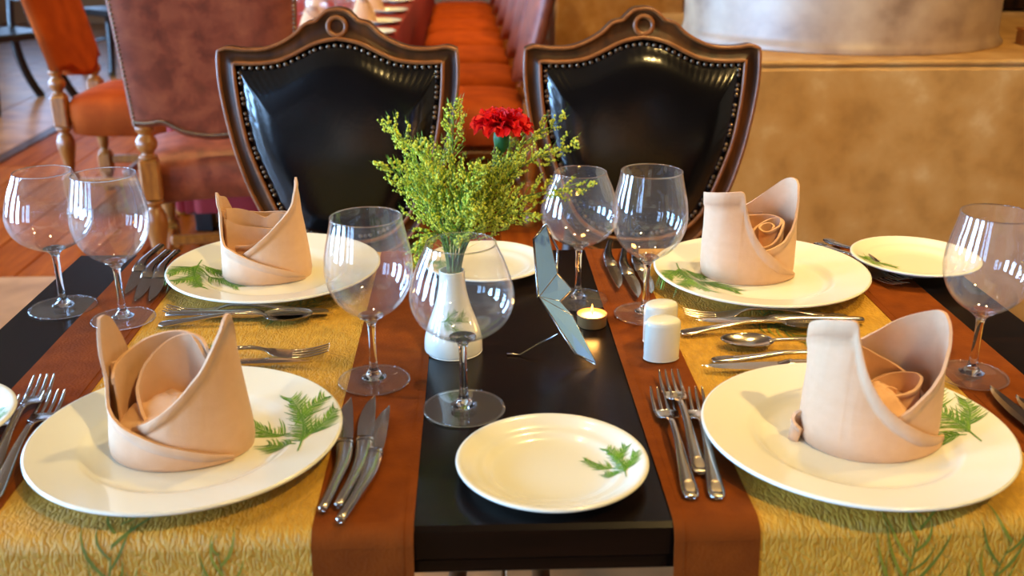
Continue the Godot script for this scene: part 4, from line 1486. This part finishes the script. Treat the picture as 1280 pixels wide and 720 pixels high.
	# back right: broad flat left flap with a turned hem, broad right peak, small roll
	napkin("peach folded napkin with a broad flat-topped left flap on the back right plate", Vector3(0.317, Y, -0.222), 0.0, [
		{"name": "front_flap", "s": 1.0, "keys": [[214, 0.95, 0.94, 0.09], [196, 0.98, 0.98, 0.108], [178, 1.0, 0.97, 0.113], [158, 1.0, 0.94, 0.117], [140, 1.02, 0.91, 0.12], [126, 1.03, 0.88, 0.122], [114, 1.04, 0.86, 0.121], [109, 1.04, 0.87, 0.102], [99, 1.04, 0.89, 0.076], [86, 1.04, 0.92, 0.054], [68, 1.03, 0.95, 0.036], [48, 1.02, 0.98, 0.021], [20, 1.03, 1.0, 0.006]], "hem": 0.016},
		{"name": "right_flap", "s": 0.96, "keys": [[112, 0.97, 0.88, 0.036], [86, 1.0, 0.91, 0.044], [62, 1.0, 0.95, 0.05], [42, 1.0, 0.97, 0.062], [22, 1.02, 0.99, 0.088], [6, 1.03, 0.99, 0.114], [-10, 1.02, 0.97, 0.126], [-28, 1.0, 0.92, 0.125], [-52, 0.97, 0.85, 0.108], [-85, 0.95, 0.83, 0.084], [-120, 0.95, 0.85, 0.072]]},
		{"name": "back_flap", "s": 0.92, "keys": [[-60, 1.0, 0.92, 0.075], [-100, 1.0, 0.9, 0.074], [-140, 1.0, 0.9, 0.078], [-180, 1.0, 0.92, 0.085]]},
		{"name": "inner_fold", "s": 0.74, "keys": [[95, 1.0, 0.9, 0.045], [60, 1.0, 0.95, 0.05], [20, 1.0, 0.93, 0.072], [-30, 1.0, 0.82, 0.076], [-80, 1.0, 0.78, 0.072], [-130, 1.0, 0.78, 0.07]], "hem": 0.006},
		{"name": "inner_roll", "s": 0.22, "keys": [[-160, 1.5, 1.4, 0.055], [-90, 1.4, 1.3, 0.07], [-20, 1.25, 1.15, 0.076], [50, 1.1, 1.0, 0.068], [120, 1.0, 0.9, 0.062], [200, 0.85, 0.75, 0.066], [280, 0.7, 0.6, 0.069], [360, 0.55, 0.45, 0.066], [420, 0.4, 0.3, 0.06]], "hem": 0.004, "at": Vector3(0.024, 0.0, 0.004)}], 0.0625, 0.05, 0.045, 13)
	# front right
	napkin("peach folded napkin with a tapering left flap on the front right plate", Vector3(0.318, Y, 0.228), 0.06, [
		{"name": "front_flap", "s": 1.0, "keys": [[208, 0.95, 0.9, 0.085], [192, 0.98, 0.93, 0.108], [176, 1.0, 0.92, 0.119], [158, 1.02, 0.89, 0.125], [144, 1.03, 0.86, 0.128], [134, 1.04, 0.84, 0.128], [129, 1.04, 0.85, 0.112], [118, 1.05, 0.88, 0.083], [103, 1.05, 0.91, 0.058], [86, 1.05, 0.94, 0.041], [66, 1.04, 0.97, 0.027], [46, 1.04, 1.0, 0.016], [20, 1.05, 1.02, 0.006]], "hem": 0.014},
		{"name": "right_flap", "s": 0.96, "keys": [[116, 0.97, 0.86, 0.028], [92, 1.0, 0.9, 0.04], [66, 1.0, 0.93, 0.056], [44, 1.0, 0.95, 0.076], [24, 1.02, 0.96, 0.096], [8, 1.03, 0.95, 0.114], [-8, 1.02, 0.92, 0.119], [-26, 1.0, 0.86, 0.113], [-52, 0.97, 0.8, 0.1], [-85, 0.95, 0.78, 0.08], [-120, 0.95, 0.82, 0.068]]},
		{"name": "back_flap", "s": 0.92, "keys": [[-60, 1.0, 0.9, 0.07], [-100, 1.0, 0.88, 0.066], [-140, 1.0, 0.88, 0.072], [-180, 1.0, 0.9, 0.08]]},
		{"name": "inner_fold", "s": 0.76, "keys": [[150, 1.0, 0.9, 0.054], [190, 1.0, 0.85, 0.074], [230, 1.0, 0.7, 0.082], [265, 1.0, 0.6, 0.078], [300, 1.0, 0.7, 0.066], [340, 1.0, 0.8, 0.054], [390, 1.0, 0.9, 0.042]], "hem": 0.006},
		{"name": "inner_roll", "s": 0.3, "keys": [[-120, 1.6, 1.5, 0.045], [-60, 1.4, 1.3, 0.056], [0, 1.2, 1.1, 0.06], [60, 1.0, 0.9, 0.052], [140, 0.8, 0.7, 0.045], [220, 0.6, 0.5, 0.048], [300, 0.45, 0.35, 0.045]], "hem": 0.004, "at": Vector3(0.02, 0.0, 0.006)},
		{"name": "pinched_corner", "s": 0.2, "keys": [[150, 0.7, 0.3, 0.012], [200, 1.1, 0.9, 0.02], [250, 0.9, 0.7, 0.026], [300, 0.6, 0.4, 0.02]], "hem": 0.003, "at": Vector3(-0.063, 0.0, 0.006)}], 0.0655, 0.055, 0.045, 19)

func build_cutlery() -> void:
	var f := make_fork("fork", "forks beside the plates")
	var k := make_knife("knife", "curved handled knives beside the plates")
	var ks := make_knife("knife", "dessert cutlery above the plates", false)
	var s := make_spoon("spoon", "dessert cutlery above the plates")
	var A := "forks beside the plates"
	var B := "curved handled knives beside the plates"
	var D := "dessert cutlery above the plates"
	var y := ON
	lay_piece(f, "fork left of the front left plate, under the edge of the side plate", Vector2(-0.513, 0.122), Vector2(-0.49, 0.32), y, 0.1, A)
	lay_piece(f, "fork left of the front left plate, farthest forward of three", Vector2(-0.502, 0.077), Vector2(-0.481, 0.2414), y + 0.001, 0.1, A)
	lay_piece(f, "fork half hidden by the rim of the front left plate", Vector2(-0.478, 0.113), Vector2(-0.462, 0.2775), y, 0.1, A)
	lay_piece(f, "leftmost of the three forks beside the front right plate", Vector2(0.1396, 0.129), Vector2(0.1323, 0.3233), y, 0.1, A)
	lay_piece(f, "middle of the three forks beside the front right plate", Vector2(0.1547, 0.091), Vector2(0.1478, 0.2954), y + 0.001, 0.1, A)
	lay_piece(f, "rightmost of the three forks, touching the front right plate's rim", Vector2(0.172, 0.131), Vector2(0.1533, 0.3365), y, 0.1, A)
	lay_piece(k, "knife closest to the front left plate, blade tucked by its rim", Vector2(-0.176, 0.137), Vector2(-0.1775, 0.3302), y, 0.101, B)
	lay_piece(k, "middle of the three knives beside the front left plate", Vector2(-0.1525, 0.133), Vector2(-0.165, 0.3305), y, 0.101, B)
	lay_piece(k, "rightmost of the three knives beside the front left plate", Vector2(-0.136, 0.156), Vector2(-0.158, 0.3307), y, 0.101, B)
	lay_piece(k, "leftmost of three knives beside the back left plate", Vector2(-0.4957, -0.1726), Vector2(-0.5043, -0.36), y, 0.101, B)
	lay_piece(k, "middle of three knives beside the back left plate", Vector2(-0.4758, -0.1467), Vector2(-0.4889, -0.36), y, 0.101, B)
	lay_piece(k, "knife tucked against the back left plate's rim", Vector2(-0.4577, -0.146), Vector2(-0.4756, -0.36), y, 0.101, B)
	lay_piece(k, "leftmost of three knives beside the back right plate", Vector2(0.1369, -0.1688), Vector2(0.152, -0.3558), y, 0.101, B)
	lay_piece(k, "middle of three knives beside the back right plate", Vector2(0.1567, -0.1339), Vector2(0.169, -0.3317), y, 0.101, B)
	lay_piece(k, "knife nearest the back right plate, behind the tall glass", Vector2(0.1761, -0.1474), Vector2(0.1869, -0.3293), y, 0.101, B)
	lay_piece(k, "knife right of the front right plate, close to its rim", Vector2(0.4813, 0.1349), Vector2(0.4731, 0.3236), y, 0.101, B)
	lay_piece(k, "knife at the right edge beyond the front right plate", Vector2(0.4976, 0.1567), Vector2(0.489, 0.36), y, 0.101, B)
	lay_piece(f, "fork on the right runner's far border, handle under the far right side plate", Vector2(0.521, -0.178), Vector2(0.478, -0.36), y, 0.1, A)
	lay_piece(f, "fork close by the back right plate's right rim on the far border", Vector2(0.507, -0.162), Vector2(0.462, -0.33), y, 0.1, A)
	# dessert pieces
	lay_piece(f, "dessert fork with tines to the left above the back left plate", Vector2(-0.4198, -0.1125), Vector2(-0.23, -0.108), y, 0.09, D)
	lay_piece(ks, "dessert knife pointing right above the back left plate", Vector2(-0.2233, -0.0973), Vector2(-0.43, -0.1), y, 0.101, D)
	lay_piece(s, "dessert spoon with its bowl to the right above the back left plate", Vector2(-0.2453, -0.09), Vector2(-0.41, -0.0765), y, 0.092, D)
	lay_piece(f, "dessert fork with tines to the right behind the front left plate", Vector2(-0.2226, 0.0162), Vector2(-0.4, 0.028), y, 0.09, D)
	lay_piece(ks, "dessert knife behind the front left napkin next to the fork", Vector2(-0.228, 0.046), Vector2(-0.43, 0.04), y, 0.101, D)
	lay_piece(f, "dessert fork with tines to the left in front of the back right plate", Vector2(0.2139, -0.0782), Vector2(0.38, -0.068), y, 0.09, D)
	lay_piece(s, "dessert spoon with its bowl to the right in front of the back right plate", Vector2(0.372, -0.046), Vector2(0.2115, -0.028), y, 0.092, D)
	lay_piece(ks, "dessert knife in front of the back right plate beside the fork", Vector2(0.215, -0.055), Vector2(0.41, -0.052), y, 0.101, D)
	lay_piece(s, "dessert spoon with its bowl to the left behind the front right plate", Vector2(0.2294, 0.007), Vector2(0.4, 0.03), y, 0.092, D)
	lay_piece(f, "dessert fork with its tines hidden by the front right napkin", Vector2(0.40, 0.06), Vector2(0.2146, 0.0523), y, 0.09, D)
	lay_piece(ks, "dessert knife pointing left at the front right plate's back rim", Vector2(0.195, 0.0735), Vector2(0.4, 0.0785), y, 0.101, D)
	for o in [f, k, ks, s]:
		o.free()
